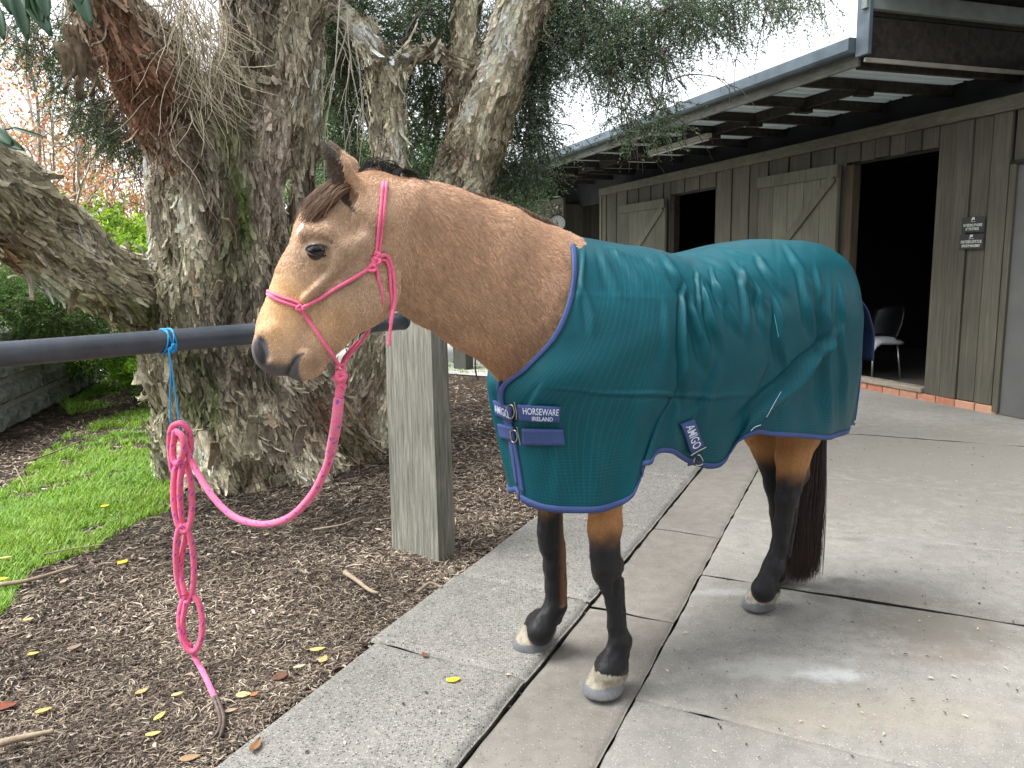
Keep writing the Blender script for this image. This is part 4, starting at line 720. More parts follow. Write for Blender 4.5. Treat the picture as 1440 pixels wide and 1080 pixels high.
b0 = np.stack([p[:, 0], p[:, 1], soilz(p[:, 0], p[:, 1]) - .024], 1); hh_ = rng.uniform(.018, .055, n) * (1 + .5 * fbm(np.stack([p[:, 0] * 3, p[:, 1] * 3, p[:, 0] * 0], 1), 2, 207)); az = rng.uniform(0, 2 * math.pi, n); ln = rng.uniform(.1, .9, n); d1 = np.stack([np.cos(az) * ln, np.sin(az) * ln, np.ones(n)], 1); sd_ = np.stack([-np.sin(az), np.cos(az), az * 0], 1); w_ = rng.uniform(.0014, .0030, n)[:, None] * np.clip(np.linalg.norm(p, axis=1) / 3.5, 1, 2.2)[:, None]
mid = b0 + d1 * (hh_ * .55)[:, None]; tip = mid + (d1 + np.stack([np.cos(az) * .8, np.sin(az) * .8, az * 0 - .1], 1)) * (hh_ * .5)[:, None]
V = np.stack([b0 - sd_ * w_, b0 + sd_ * w_, mid + sd_ * w_ * .8, mid - sd_ * w_ * .8, tip], 1).reshape(-1, 3); i5 = np.arange(n) * 5; gcol = np.array([.165, .31, .045]) * (1 + rng.normal(0, .28, (n, 1))) + np.array([.10, .05, .0]) * rng.random((n, 1)) * (.5 + fbm(np.stack([p[:, 0] * 1.5, p[:, 1] * 1.5, p[:, 0] * 0], 1), 2, 209)[:, None])
gm = leafmat('grass_blade', .3, .5); gr_ = mesh_np('grass', V, [np.stack([i5, i5 + 1, i5 + 2, i5 + 3], 1), np.stack([i5 + 3, i5 + 2, i5 + 4], 1)], gm, None, smooth=False, col=np.repeat(np.clip(gcol, .01, .9), 5, 0)); tag(gr_, 'bright green short lawn grass growing left of the tree', 'grass', kind='stuff')
# tuft
tg = P(100, 575, 7.2); tg = G(100, 582); pt = []
P0 = []; D0 = []; 
tf_o = MB(); 
for i in range(46):
    az = random.uniform(0, 6.28); L_ = random.uniform(.12, .30) * (1.5 if i == 0 else 1); d = np.array([math.cos(az) * .35, math.sin(az) * .35, 1.]); p = [tg + np.array([math.cos(az) * .03, math.sin(az) * .03, 0])]
    for k in range(5): p.append(p[-1] + d / np.linalg.norm(d) * L_ / 5); d[:2] *= 1.35; d[2] -= .10
    s = np.array([-math.sin(az), math.cos(az), 0]); V = []; 
    for k, q_ in enumerate(p): w_ = .005 * (1 - k / 5.2); V += [q_ - s * w_, q_ + s * w_]
    tf_o.add(V, [(2 * k, 2 * k + 1, 2 * k + 3, 2 * k + 2) for k in range(5)], (.22, .40, .06))
tag(tf_o.build('grass_tuft', LM, None, colors=True), 'taller tuft of grass standing at the foot of the stone wall', 'grass tuft')
# mulch litter
N_ = 315000; r_ = 1.75 * (10.5 / 1.75) ** rng.random(N_); a_ = rng.uniform(math.radians(-40), math.radians(6), N_); p = np.stack([r_ * np.sin(a_), r_ * np.cos(a_)], 1); side_ = p @ KR[:2]; k = (side_ < K0 + .02 - .05 * rng.random(N_)) & (rng.random(N_) > gden(p) * .93) & (rng.random(N_) < np.clip(2.6 / r_, .25, 1)); p = p[k][:118000]; n = len(p); print('litter', n); rr_ = np.linalg.norm(p, axis=1)
L_ = rng.lognormal(-3.75, .42, n) * np.clip(rr_ / 3.0, 1, 1.9); Wd = rng.uniform(.0010, .0025, n) * np.clip(rr_ / 2.8, 1, 2.4) * np.where(rng.random(n) < .06, 2.6, 1); az = rng.uniform(0, 2 * math.pi, n); d = np.stack([np.cos(az), np.sin(az), rng.normal(0, .16, n)], 1); s = np.stack([-np.sin(az), np.cos(az), rng.normal(0, .2, n)], 1); c_ = np.stack([p[:, 0], p[:, 1], soilz(p[:, 0], p[:, 1]) - .018 + rng.random(n) ** 2 * .014], 1); bend = rng.normal(0, .3, n)[:, None] * s * L_[:, None]
A = c_ - d * L_[:, None] * .5; Bc = c_ + bend * .5 + np.array([0, 0, 1.]) * (rng.random(n) * .1 * L_)[:, None]; Cc = c_ + d * L_[:, None] * .5; w3 = (s * Wd[:, None])
V = np.stack([A - w3 * .5, A + w3 * .5, Bc + w3, Bc - w3, Cc + w3 * .3, Cc - w3 * .3], 1).reshape(-1, 3); i6 = np.arange(n) * 6; u = rng.random((n, 1)); lc = np.where(u < .20, np.array([.35, .29, .22]), np.where(u < .60, np.array([.17, .13, .098]), np.array([.055, .043, .035]))) * (1 + rng.normal(0, .22, (n, 1))) * (1 + .8 * fbm(np.stack([p[:, 0] * 1.6, p[:, 1] * 1.6, p[:, 0] * 0], 1), 3, 211)[:, None])
lmat = M('litter_piece'); lmat.base(lmat.attr()); lmat.rough(.9); lmat.b.inputs['Specular IOR Level'].default_value = .15
li = mesh_np('mulch', V, [np.stack([i6, i6 + 1, i6 + 2, i6 + 3], 1), np.stack([i6 + 3, i6 + 2, i6 + 4, i6 + 5], 1)], lmat.m, None, smooth=False, col=np.repeat(np.clip(lc, .01, .8), 6, 0)); tag(li, 'brown mulch of fine dry needles and bark shreds round the tree', 'mulch', kind='stuff')
# crumbs on the concrete
N_ = 4200; r_ = rng.uniform(-1.6, 2.6, N_); t_ = rng.uniform(1.2, 7.5, N_); p = KR[None, :2] * r_[:, None] + KD[None, :2] * t_[:, None]; zc = np.where(r_ < K1, .016, np.where(r_ < K2, -.014, -.001)); c_ = np.stack([p[:, 0], p[:, 1], zc], 1); az = rng.uniform(0, 6.28, N_); d = np.stack([np.cos(az), np.sin(az), az * 0], 1); s = np.stack([-np.sin(az), np.cos(az), az * 0], 1); L_ = np.minimum(rng.lognormal(-5.3, .5, N_), .012)[:, None]; W_ = L_ * rng.uniform(.12, .5, (N_, 1)); nn = np.array([0, 0, 1.]) * L_ * .25
V = np.stack([c_ - d * L_, c_ - s * W_ + nn, c_ + d * L_, c_ + s * W_ + nn], 1).reshape(-1, 3); u = rng.random((N_, 1)); cc = np.where(u < .55, np.array([.06, .05, .04]), np.array([.5, .42, .28])); tag(mesh_np('debris_crumbs', V, np.arange(N_ * 4).reshape(-1, 4), lmat.m, None, smooth=False, col=np.repeat(cc, 4, 0)), 'scattered dirt crumbs and chaff on the concrete', 'debris', kind='stuff')
YEL, PAL, BRN, RST = (.72, .58, .06), (.62, .50, .24), (.30, .17, .09), (.26, .08, .04)
def fallen(px, py, L_, az, colr, label, wr=.5, z=None, curl=.25):
    g = G(px, py); r = g @ KR; zz = z if z is not None else (.016 if K0 < r < K1 else (-.001 if r > K2 else (-.015 if r > K1 else float(soilz(g[0], g[1])) - .004))); g = G(px, py, zz); d = np.array([math.cos(az), math.sin(az), 0]); s = np.array([-d[1], d[0], 0]); G_ = []
    for i in range(8):
        u = i / 7; w_ = wr * L_ * math.sin(math.pi * min(.05 + u * .95, 1)) ** .75 * (1.25 - .5 * u); G_.append([g + d * (u - .5) * L_ + s * v * w_ + np.array([0, 0, .003 + curl * L_ * (abs(v) * .8) ** 2 + curl * L_ * .5 * (u - .5) ** 2]) for v in (-.5, -.25, 0, .25, .5)])
    v_, f_ = gridmesh0(np.array(G_)); cc = np.tile(np.array(colr), (len(v_), 1)) * (1 + .25 * fbm(v_ * 60, 2, int(px))[:, None]); o = mesh_np('fallen_leaf', v_, f_, LM, None, col=np.clip(cc, 0, 1)); s_ = o.modifiers.new('t', 'SOLIDIFY'); s_.thickness = .0008; return tag(o, label, 'leaf', 'fallen leaves on the ground')
fallen(173, 791, .055, 1.2, YEL, 'bright yellow heart shaped leaf on the mulch left of the rope chain', .85); fallen(638, 957, .05, .3, YEL, 'single yellow leaf lying on the concrete pavement', .6); fallen(447, 914, .055, .3, (.75, .62, .25), 'pale yellow leaf by the pavement edge', .5); fallen(455, 928, .05, 1.4, (.66, .50, .22), 'ochre leaf beside the pale one at the pavement edge', .6); fallen(422, 938, .045, .5, (.6, .56, .42), 'bleached curled leaf near the pavement edge', .45)
fallen(8, 994, .07, .2, RST, 'rust red leaf at the bottom left edge', .7); fallen(62, 1000, .05, .6, (.62, .42, .14), 'orange-yellow leaf near the bottom left', .5); fallen(225, 1008, .05, 1.3, (.78, .68, .2), 'upright yellow leaf on mulch near the leather rope end', .4); fallen(216, 1033, .045, .4, (.66, .52, .22), 'yellow leaf lowest in the mulch near the leather rope end', .5)
fallen(200, 973, .045, .9, (.55, .40, .20), 'tan leaf right of the yellow one, above the leather end', .6); fallen(250, 977, .04, .6, (.6, .48, .26), 'small tan leaf just left of the rope tail', .5); fallen(343, 978, .05, .1, (.62, .58, .3), 'pale crumpled leaf right of the rope tail', .7); fallen(358, 977, .03, 1., (.5, .22, .10), 'small orange leaf touching the pale crumpled one', .7)
fallen(360, 1050, .065, 1.5, BRN, 'brown curled leaf resting on the pavement corner', .45, curl=.5); fallen(268, 1067, .06, .3, (.42, .28, .16), 'tan leaf at the bottom edge left of the pavement', .5); fallen(395, 952, .06, .9, (.22, .11, .07), 'dark brown crisp leaf on the mulch by the pavement', .7); fallen(148, 712, .05, .9, YEL, 'round yellow leaf on the grass edge', .9, .02); fallen(4, 815, .05, .3, YEL, 'yellow leaf at the left edge on the grass', .7, .02)
fallen(8, 785, .06, .4, (.6, .5, .2), 'yellowish leaf on grass at the far left above the other', .4, .02); fallen(40, 872, .04, .3, (.6, .45, .18), 'ochre leaf below the grass patch', .6); fallen(47, 920, .04, .3, (.6, .5, .15), 'yellow leaf on mulch at the left', .6); fallen(90, 818, .05, 1.6, (.5, .35, .25), 'pinkish tan leaf beside the yellow heart shaped leaf', .5); fallen(105, 911, .05, .8, (.35, .26, .20), 'grey brown leaf in the left mulch', .6)
fallen(325, 1000, .04, .4, (.45, .34, .26), 'dull leaf on the mulch next to the leather end', .5); fallen(597, 922, .035, 2., (.22, .11, .06), 'tiny brown leaf on the pavement above the yellow one', .6, curl=.4); fallen(375, 752, .04, 1.2, (.5, .36, .22), 'light brown leaf under the sagging rope', .5); fallen(62, 688, .03, .3, (.55, .66, .60), 'pale blue-green bit of leaf on the grass', .7, .02)
# bark strips and sticks on the ground
stk = wood('stick', (.22, .16, .11), (.38, .30, .22), (9, 9, 9), 3, .003)
def stick(pts, r, label, z=.015, fl=.4): mb = MB(); mb.tube(spline([G(x, y, z) for x, y in pts], 16), r * np.linspace(1, .5, 16), 6); return tag(mb.build('stick', stk, None, smooth=True), label, 'stick')
stick([(485, 805), (500, 815), (520, 830), (532, 834)], .012, 'curled piece of bark lying on the mulch between rope and post'); stick([(0, 822), (40, 816), (95, 800), (110, 795)], .011, 'long strip of bark on the mulch at the left edge'); stick([(18, 652), (50, 645), (85, 632), (112, 620)], .008, 'pale twig lying on the grass', .03); stick([(20, 655), (28, 670), (38, 690)], .005, 'short side twig lying on the grass', .03); stick([(60, 780), (100, 772), (150, 765)], .005, 'thin twig between grass and mulch'); stick([(440, 745), (480, 738), (500, 730)], .006, 'thin stick under the horse chin on the mulch')
stick([(0, 1045), (40, 1035), (75, 1028)], .012, 'grey bark strip at the bottom left corner'); stick([(588, 832), (605, 820), (622, 826)], .009, 'bark scrap near the foot of the thick post')
# black hose end hanging by the yard
mb = MB(); mb.tube(spline([P(669, 500, 6.), P(668, 515, 6.), P(670, 528, 6.), P(673, 535, 6.0)], 12), .006, 7); mb.tube([P(669, 500, 6), P(672, 470, 6), P(676, 400, 6.), P(690, 300, 6.6)], .004, 5); tag(mb.build('hanging_cord', blk, None, smooth=True), 'thin black cord hanging behind the horse neck', 'cord')
# trees added unseen behind the camera to cut fill light and darken reflections
belt = shrub('unseen_shade_trees', 'unseen dark row of trees added behind the camera to cut the light', 'trees', [((x, -7.5 + .6 * math.sin(x), 2.4), (1.8, 1.0, 2.6), 1.) for x in np.arange(-10, 12, 2.2)], 1100, .30, .13, (.045, .065, .03), .35, None, [], .0, .9, 16); belt['kind'] = 'stuff'
# ================================================================== THE HORSE
HO = np.array([.176, 2.51, 0.]); HF = np.array([-.848, -.530, 0.]); HF /= np.linalg.norm(HF); HL = np.array([-HF[1] * -1, 0, 0])
HL = np.array([.530, -.848, 0.]); HL /= np.linalg.norm(HL)          # HF forward, HL towards the horse's left (the camera side)
def h2w(p): p = np.asarray(p, float); return HO + p[..., 0:1] * HF + p[..., 1:2] * HL + p[..., 2:3] * np.array([0, 0, 1.])
def w2h(p): d = np.asarray(p, float) - HO; return np.stack([d @ HF, d @ HL, d[..., 2]], -1)
def B_(px, py, y): return w2h(PLN(px, py, HO, HL, y))                 # pixel on the body's plane at lateral offset y
HD0 = P(520, 285, 2.06); HDF = np.array([-.975, -.222, 0.]); HDF /= np.linalg.norm(HDF); HDL = np.array([-.222 * -1, -.975, 0.]); HDL /= np.linalg.norm(HDL)
def H_(px, py, y=0.): return w2h(PLN(px, py, HD0, HDL, y))            # pixel on the head's plane
HN = np.array([HDL @ HF, HDL @ HL, 0.]); HSC = 2.02 / FPX             # head lateral axis in horse space; metres per photo pixel at the head
def N_(px, py, Y): return w2h(P(px, py, Y))

def axis(*seg):
    a = []
    for lo, hi, h_ in seg: a += list(np.arange(lo, hi, h_))
    return a + [seg[-1][1]]
fld = Field(axis((-1.75, -1.2, .007), (-1.2, -.85, .005), (-.85, -.2, .013), (-.2, .15, .005), (.15, .42, .006), (.42, 1.16, .0038)),
            axis((-.36, -.25, .008), (-.25, .28, .0045), (.28, .38, .008)), axis((-.02, 1.0, .0055), (1.0, 1.84, .0038)))
ID = (0, 1, 0)
# trunk (under the rug)
for a, b, ra, rb, wa, wb in [((-.06, 0, 1.08), (-.35, 0, 1.10), .25, .31, .66, .78), ((-.35, 0, 1.10), (-.8, 0, 1.12), .31, .29, .78, .82),
                             ((-.8, 0, 1.12), (-1.08, 0, 1.14), .28, .22, .82, .84), ((-1.08, 0, 1.14), (-1.14, 0, 1.02), .20, .15, .85, .9)]:
    fld.cone(a, b, ra, rb, wa, wb, k=.08)
for sgn in (-1, 1):
    fld.cone((-.05, .11 * sgn, 1.1), (.0, .13 * sgn, .86), .13, .09, .7, .8, k=.05)
    fld.cone((-1.04, .11 * sgn, 1.06), (-1.06, .12 * sgn, .8), .14, .09, .6, .8, k=.06)
# neck
NS = [(800, 460, 104, 2.5, .50), (735, 420, 103, 2.42, .50), (688, 393, 103, 2.34, .50), (620, 362, 93, 2.25, .52), (572, 345, 86, 2.16, .58), (530, 325, 78, 2.08, .74)]
for (x0, y0, r0, Y0, w0), (x1, y1, r1, Y1, w1) in zip(NS[:-1], NS[1:]):
    fld.cone(N_(x0, y0, Y0), N_(x1, y1, Y1), r0 * Y0 / FPX, r1 * Y1 / FPX, w0, w1, k=.03)
fld.cone(N_(775, 440, 2.49), (-.02, 0, 1.1), .24, .25, .7, .7, k=.08)
# crest and jugular groove
fld.cone(N_(745, 345, 2.45), N_(610, 285, 2.23), .045, .03, .8, .8, k=.05); fld.cone(N_(610, 285, 2.23), N_(525, 268, 2.08), .03, .03, .8, .8, k=.04)
for (a, b, Ya, Yb) in (((600, 405), (668, 470), 2.1, 2.22), ((668, 470), (715, 520), 2.22, 2.28)):
    fld.cone(N_(a[0], a[1] + 4, Ya), N_(b[0], b[1] + 2, Yb), .016, .012, .7, .7, k=.05, op='-')
# head
def hc(a, b, ra, rb, wa, wb=None, ya=0., yb=None, k=.02, op='+'):
    yb = ya if yb is None else yb; fld.cone(H_(a[0], a[1], ya), H_(b[0], b[1], yb), ra * HSC, rb * HSC, wa, wb, n=HN, k=k, op=op)
hc((504, 318), (482, 344), 62, 66, .74, .80)
hc((482, 344), (446, 402), 66, 50, .78, .60, k=.03)
hc((446, 402), (408, 470), 50, 38, .60, .72, k=.03)
hc((408, 470), (393, 492), 38, 37, .74, .84, k=.02)
hc((424, 380), (389, 452), 26, 22, .9, .9, k=.04)                         # nasal bone
hc((423, 513), (431, 508), 23, 24, 1.02, 1.02, k=.012)                    # chin
hc((432, 500), (462, 468), 25, 30, .9, .9, k=.03)
for sg in (-1, 1):
    hc((508, 398), (502, 408), 55, 53, .46, .46, .044 * sg, k=.016)        # cheek
    hc((505, 412), (452, 478), 48, 23, .42, .7, .04 * sg, .024 * sg, k=.02)
    for va, vb in (((462, 392), (446, 418)), ((446, 418), (440, 440)), ((446, 418), (428, 432)), ((440, 440), (443, 462))): hc(va, vb, 2.2, 1.8, 1, 1, .0735 * sg - .02 * sg * (va[1] > 410), (.060 if vb[1] < 440 else .052) * sg, k=.01)
    hc((540, 330), (552, 400), 9, 9, 1, 1, .098 * sg, .085 * sg, k=.05, op='-')
    hc((472, 378), (428, 420), 5.5, 4.5, 1, 1, .084 * sg, .064 * sg, k=.014)     # facial crest
    hc((430, 327), (462, 325), 10, 11, 1, 1, .070 * sg, .086 * sg, k=.022)   # brow
    hc((462, 325), (478, 345), 11, 8, 1, 1, .086 * sg, .092 * sg, k=.02)
    hc((500, 335), (478, 362), 12, 8, 1, 1, .088 * sg, .088 * sg, k=.03)     # zygomatic arch
    hc((494, 318), (488, 312), 12, 8, 1, 1, .100 * sg, .095 * sg, k=.04, op='-')  # hollow above the eye
    hc((428, 374), (440, 384), 5, 6, 1, 1, .085 * sg, .095 * sg, k=.03, op='-')
    hc((447, 352), (447, 352), 15, 15, 1, 1, .072 * sg, k=.014)             # eye bulge
    # nostril: raised rim then a comma-shaped cut
    hc((379, 468), (386, 500), 15, 13, 1, 1, .040 * sg, .044 * sg, k=.02)
    hc((364, 483), (372, 503), 8.5, 7.5, 1, 1, .056 * sg, .062 * sg, k=.006, op='-')
    hc((371, 503), (376, 515), 5.5, 3, 1, 1, .060 * sg, .058 * sg, k=.005, op='-')
    # lips
    hc((428, 500), (412, 524), 9, 8, 1, 1, .046 * sg, .034 * sg, k=.01)
    hc((421, 497), (411, 512), 2.6, 2.6, 1, 1, .070 * sg, .066 * sg, k=.004, op='-')
    hc((411, 512), (403, 533), 2.6, 2.8, 1, 1, .064 * sg, .045 * sg, k=.004, op='-')
    hc((404, 531), (402, 534), 2.4, 2.2, 1, 1, .045 * sg, .02 * sg, k=.004, op='-')
    # eye opening
    hc((435, 354), (459, 352), 6.8, 6.2, 1, 1, .104 * sg, .106 * sg, k=.006, op='-')
    for va, vb in (((432, 347), (439, 338)), ((439, 338), (452, 335)), ((452, 335), (468, 341)), ((436, 365), (449, 370)), ((449, 370), (463, 364))): hc(va, vb, 1.8, 1.8, 1, 1, (.099 if va[1] < 350 else .096) * sg, (.101 if va[1] < 350 else .098) * sg, k=.008, op='-')
    # ear
ear_axes = {}
for sg, dx in ((1, 0), (-1, 12)):
    base, mid, tip = (500 + dx, 284), (476 + dx, 236), (452 + dx, 198)
    hc(base, mid, 21, 15.5, .72, .78, .050 * sg, .062 * sg, k=.02); hc(mid, tip, 15.5, 2.6, .78, .78, .062 * sg, .066 * sg, k=.008)
    fld.cone(H_(base[0] - 8, base[1] - 6, .075 * sg), H_(mid[0] - 6, mid[1], .084 * sg), 11.5 * HSC, 10.5 * HSC, .9, .9, n=HN, k=.006, op='-')
    fld.cone(H_(mid[0] - 6, mid[1], .084 * sg), H_(tip[0] + 1, tip[1] + 10, .082 * sg), 10.5 * HSC, 2 * HSC, .9, .9, n=HN, k=.006, op='-')
# legs
def leg(pts, y, k=.018):
    for (x0, y0, r0), (x1, y1, r1) in zip(pts[:-1], pts[1:]):
        a, b = B_(x0, y0, y), B_(x1, y1, y); s = math.dist(h2w(a), C0) / FPX * .93
        fld.cone(a, b, r0 * s, r1 * s, .8, .8, k=k)
def hoof(px, py, wpx, y, corx, cory):
    """hoof: sole centre pixel, width in pixels, coronet pixel"""
    a = B_(px, py, y); a = np.array([a[0], y, 0.]); s = math.dist(h2w(a), C0) / FPX; c = B_(corx, cory, y)
    g = w2h(G(px, py)); a = np.array([g[0], g[1], 0.]); R = wpx * s * .5
    c = np.array([c[0], a[1] * .5 + c[1] * .5, c[2]])
    fld.cone(c, (a[0], a[1], .012), R * .70, R * .97, .92, .92, k=.012)
    sl, (X, Y, Z) = fld.sub(a - R - .04, a + R + .04); fld.put(sl, np.broadcast_to((.003 - Z), fld.d[sl].shape) * -1 * -1, .004, '-') if False else None
    return a, R, c
NF = [(862, 640, 38), (850, 690, 30), (851, 740, 26.5), (851, 775, 22.5), (854, 797, 22), (858, 820, 16.5), (863, 845, 13), (866, 878, 12.5), (872, 903, 17.5), (862, 926, 16.5), (856, 944, 21)]
leg(NF, .17)
leg([(848, 784, 21), (851, 804, 19.5)], .17, .01); leg([(871, 790, 8), (872, 800, 7)], .17, .012); leg([(873, 815, 5), (877, 885, 5.5)], .17, .006); leg([(790, 775, 6), (793, 850, 5)], -.17, .006); leg([(772, 748, 19), (774, 764, 18)], -.17, .01); leg([(1122, 690, 5), (1108, 780, 5)], .09, .006)
leg([(880, 905, 7), (879, 920, 8)], .17)                       # fetlock tuft
FF = [(776, 650, 34), (773, 700, 21), (774, 730, 18), (777, 768, 17.5), (778, 795, 15), (780, 825, 13.5), (781, 852, 16), (768, 872, 16), (760, 888, 19)]
leg(FF, -.17); leg([(786, 858, 7), (784, 872, 7)], -.17)
NH = [(1130, 560, 46), (1124, 605, 34), (1115, 640, 26), (1112, 668, 21), (1106, 700, 17), (1101, 735, 13.5), (1096, 768, 13), (1087, 798, 16), (1079, 816, 15), (1074, 829, 17.5)]
leg(NH, .09); leg([(1134, 640, 6), (1130, 668, 8), (1118, 690, 8)], .09)   # point of hock
FH = [(1072, 560, 50), (1070, 605, 28), (1083, 650, 18.5), (1090, 680, 16), (1094, 720, 12), (1098, 765, 11.5), (1097, 790, 13), (1092, 806, 14)]
leg(FH, -.12)
for a_, b_, y_, r_ in (((866, 822), (870, 888), .193, .0065), ((1103, 715), (1096, 785), .112, .006), ((787, 800), (788, 848), -.148, .006), ((846, 812), (850, 820), .192, .008), ((862, 925), (868, 914), .196, .007)):
    y_ += .0045 * (1 if y_ > 0 else 1); fld.cone(B_(*a_, y_), B_(*b_, y_), r_, r_ * .8, k=.018, op='-')
for x_, y_, l_, r_ in ((850, 795, .190, .012), (870, 904, .190, .010), (1114, 668, .112, .012), (1088, 800, .106, .009)): fld.ell(B_(x_, y_, l_), (r_, r_ * .8, r_ * 1.2), k=.012)
HOOVES = []
for px, py, wpx, cx, cy, y in ((849, 973, 55, 856, 944, .17), (749, 910, 52, 760, 888, -.17), (1066, 854, 43, 1074, 829, .09), (1088, 815, 40, 1092, 806, -.12)):
    g = w2h(G(px, py)); s = math.dist(h2w(np.array([g[0], g[1], 0.])), C0) / FPX; R = wpx * s * .5; c = B_(cx, cy, y)
    sole = np.array([g[0], g[1], 0.]); cor = np.array([sole[0] - .028, sole[1] * .85 + c[1] * .15, .078])
    fld.cone(cor, (sole[0] + .006, sole[1], .004), R * .78, R * .99, .95, .95, k=.012)
    leg2 = c.copy(); fld.cone(leg2, cor + np.array([-.004, 0, .01]), R * .66, R * .74, .9, .9, k=.02)
    fld.ell(cor + np.array([-.035, 0, -.02]), (.022, .03, .022), k=.02)
    HOOVES.append((sole, R, cor))
sl, (X, Y, Z) = fld.sub((-2, -1, -1), (2, 1, .05)); e = fld.d[sl]; fld.d[sl] = np.maximum(e, np.broadcast_to(.0035 - Z, e.shape))
Vh, Fh = fld.mesh(); del fld
Vh = smooth_np(Vh, Fh, 2, .45); Vw = h2w(Vh); Nh = vnormals(Vw, Fh)
# outward test
if (Nh * (Vw - Vw.mean(0))).sum() < 0: Fh = Fh[:, ::-1]; Nh = -Nh
PX, PY = proj(Vw)
# gentle muscle and vein relief
lg_ = Vh[:, 2] < .75; nz = np.where(lg_, fbm(Vh * np.array([40, 40, 11]), 3, 6), fbm(Vh * 9, 3, 5)); amp = np.where(lg_, .0050 * sstep(.09, .14, Vh[:, 2]), np.where(PX < 640, .0012, .0025)); Vw = Vw + Nh * (nz * amp)[:, None]
# coat colours by place on the animal
def blob(x, y, r, s=1.): return np.exp(-(((PX - x) / r) ** 2 + ((PY - y) / (r * s)) ** 2))
def mixc(c, m, t): m = np.clip(m, 0, 1)[:, None]; return c * (1 - m) + np.array(t) * m
n1 = fbm(Vh * 14, 3, 9); n2 = fbm(Vh * np.array([60, 60, 60]), 2, 3); n3 = fbm(Vh * 5, 2, 19)
col = np.tile(np.array([.45, .285, .185]), (len(Vh), 1)); headm = sstep(600, 540, PX + (PY - 350) * -.1) * (Vh[:, 2] > 1.0)
col = mixc(col, .5 * sstep(370, 250, PY) * sstep(540, 620, PX), (.38, .25, .17))          # darker crest
col = mixc(col, .6 * blob(640, 430, 50, 1.2) + .4 * blob(590, 370, 30, 1.5), (.50, .33, .215))   # paler throat side
col = mixc(col, .6 * sstep(430, 540, PY) * sstep(600, 680, PX), (.48, .27, .145))           # warmer chest
col = mixc(col, headm, (.46, .31, .205))
col = mixc(col, headm * (.55 * blob(470, 390, 55) + .35 * blob(500, 330, 40)), (.34, .24, .165))  # grey-brown cheek
col = mixc(col, headm * .8 * (blob(388, 450, 34, 1.4) + blob(400, 410, 30)), (.62, .39, .20))
col = mixc(col, headm * .6 * blob(470, 455, 30) , (.44, .25, .11))
col = mixc(col, headm * .9 * blob(446, 352, 19, .75), (.16, .10, .07))                         # skin round the eye
col = mixc(col, headm * .75 * blob(450, 368, 14, .35), (.55, .40, .26))
col = mixc(col, .6 * blob(505, 250, 40, .7) * headm, (.30, .17, .09))
mz = sstep(504 - 2, 516, PY + (PX - 380) * -.10 + 5 * n1 - 8 * blob(365, 490, 16) * -1) * (PX < 436)
mz = np.maximum(mz, sstep(1., .5, np.hypot((PX - 419) / 14, (PY - 518) / 27)))                       # dark lips
mz = np.maximum(mz, sstep(1.25, .8, np.hypot((PX - 366) / 13, (PY - 496) / 23)))
chin = sstep(1.3, .8, np.hypot((PX - 436) / 14, (PY - 518) / 22))
mz = mz * (1 - .9 * chin); col = mixc(col, headm * mz, (.085, .080, .085)); col = mixc(col, headm * .5 * chin, (.46, .30, .18))
def linem(pts, w_):
    m_ = np.zeros(len(PX))
    for (x0, y0), (x1, y1) in zip(pts[:-1], pts[1:]):
        t_ = np.clip(((PX - x0) * (x1 - x0) + (PY - y0) * (y1 - y0)) / ((x1 - x0) ** 2 + (y1 - y0) ** 2), 0, 1); m_ = np.maximum(m_, np.exp(-(np.hypot(PX - x0 - t_ * (x1 - x0), PY - y0 - t_ * (y1 - y0)) / w_) ** 2))
    return m_
col = mixc(col, headm * .95 * linem([(401, 535), (404, 526), (409, 514), (416, 503), (426, 497)], 2.4), (.012, .011, .013))
col = mixc(col, headm * .5 * blob(443, 512, 10, 1.3), (.10, .06, .045))
col = mixc(col, headm * sstep(1.15, .75, np.hypot((PX - 365 - (PY - 495) * .25) / 8, (PY - 496) / 18)), (.012, .011, .012))
# ear inside, dark ear rim
hn = Vh - H_(478, 240, 0.); hy = hn @ HN
earm = sstep(0, 14, 300 - PY + (PX - 500) * .2) * (PX < 520) * (PY < 292) * (PX - (464 + (PY - 196) * .62) < 8)
inner = (Nh @ np.array([-.25, -.9, .1]) > -.2) & inpoly(PX + 3 * n2, PY, [(445, 190), (457, 196), (472, 214), (483, 235), (489, 262), (496, 286), (502, 300), (492, 294), (484, 286), (470, 272), (462, 258), (455, 235)])
col = mixc(col, inner * .9, (.035, .027, .022)); col = mixc(col, (PY < 226) * (PX < 480) * .8 * headm, (.05, .038, .03))
# white mark on the forehead
col = mixc(col, headm * sstep(1., .6, np.hypot((PX - 424 + (PY - 318) * .55) / 3.5, (PY - 318) / 11)) * .95, (.8, .76, .70))
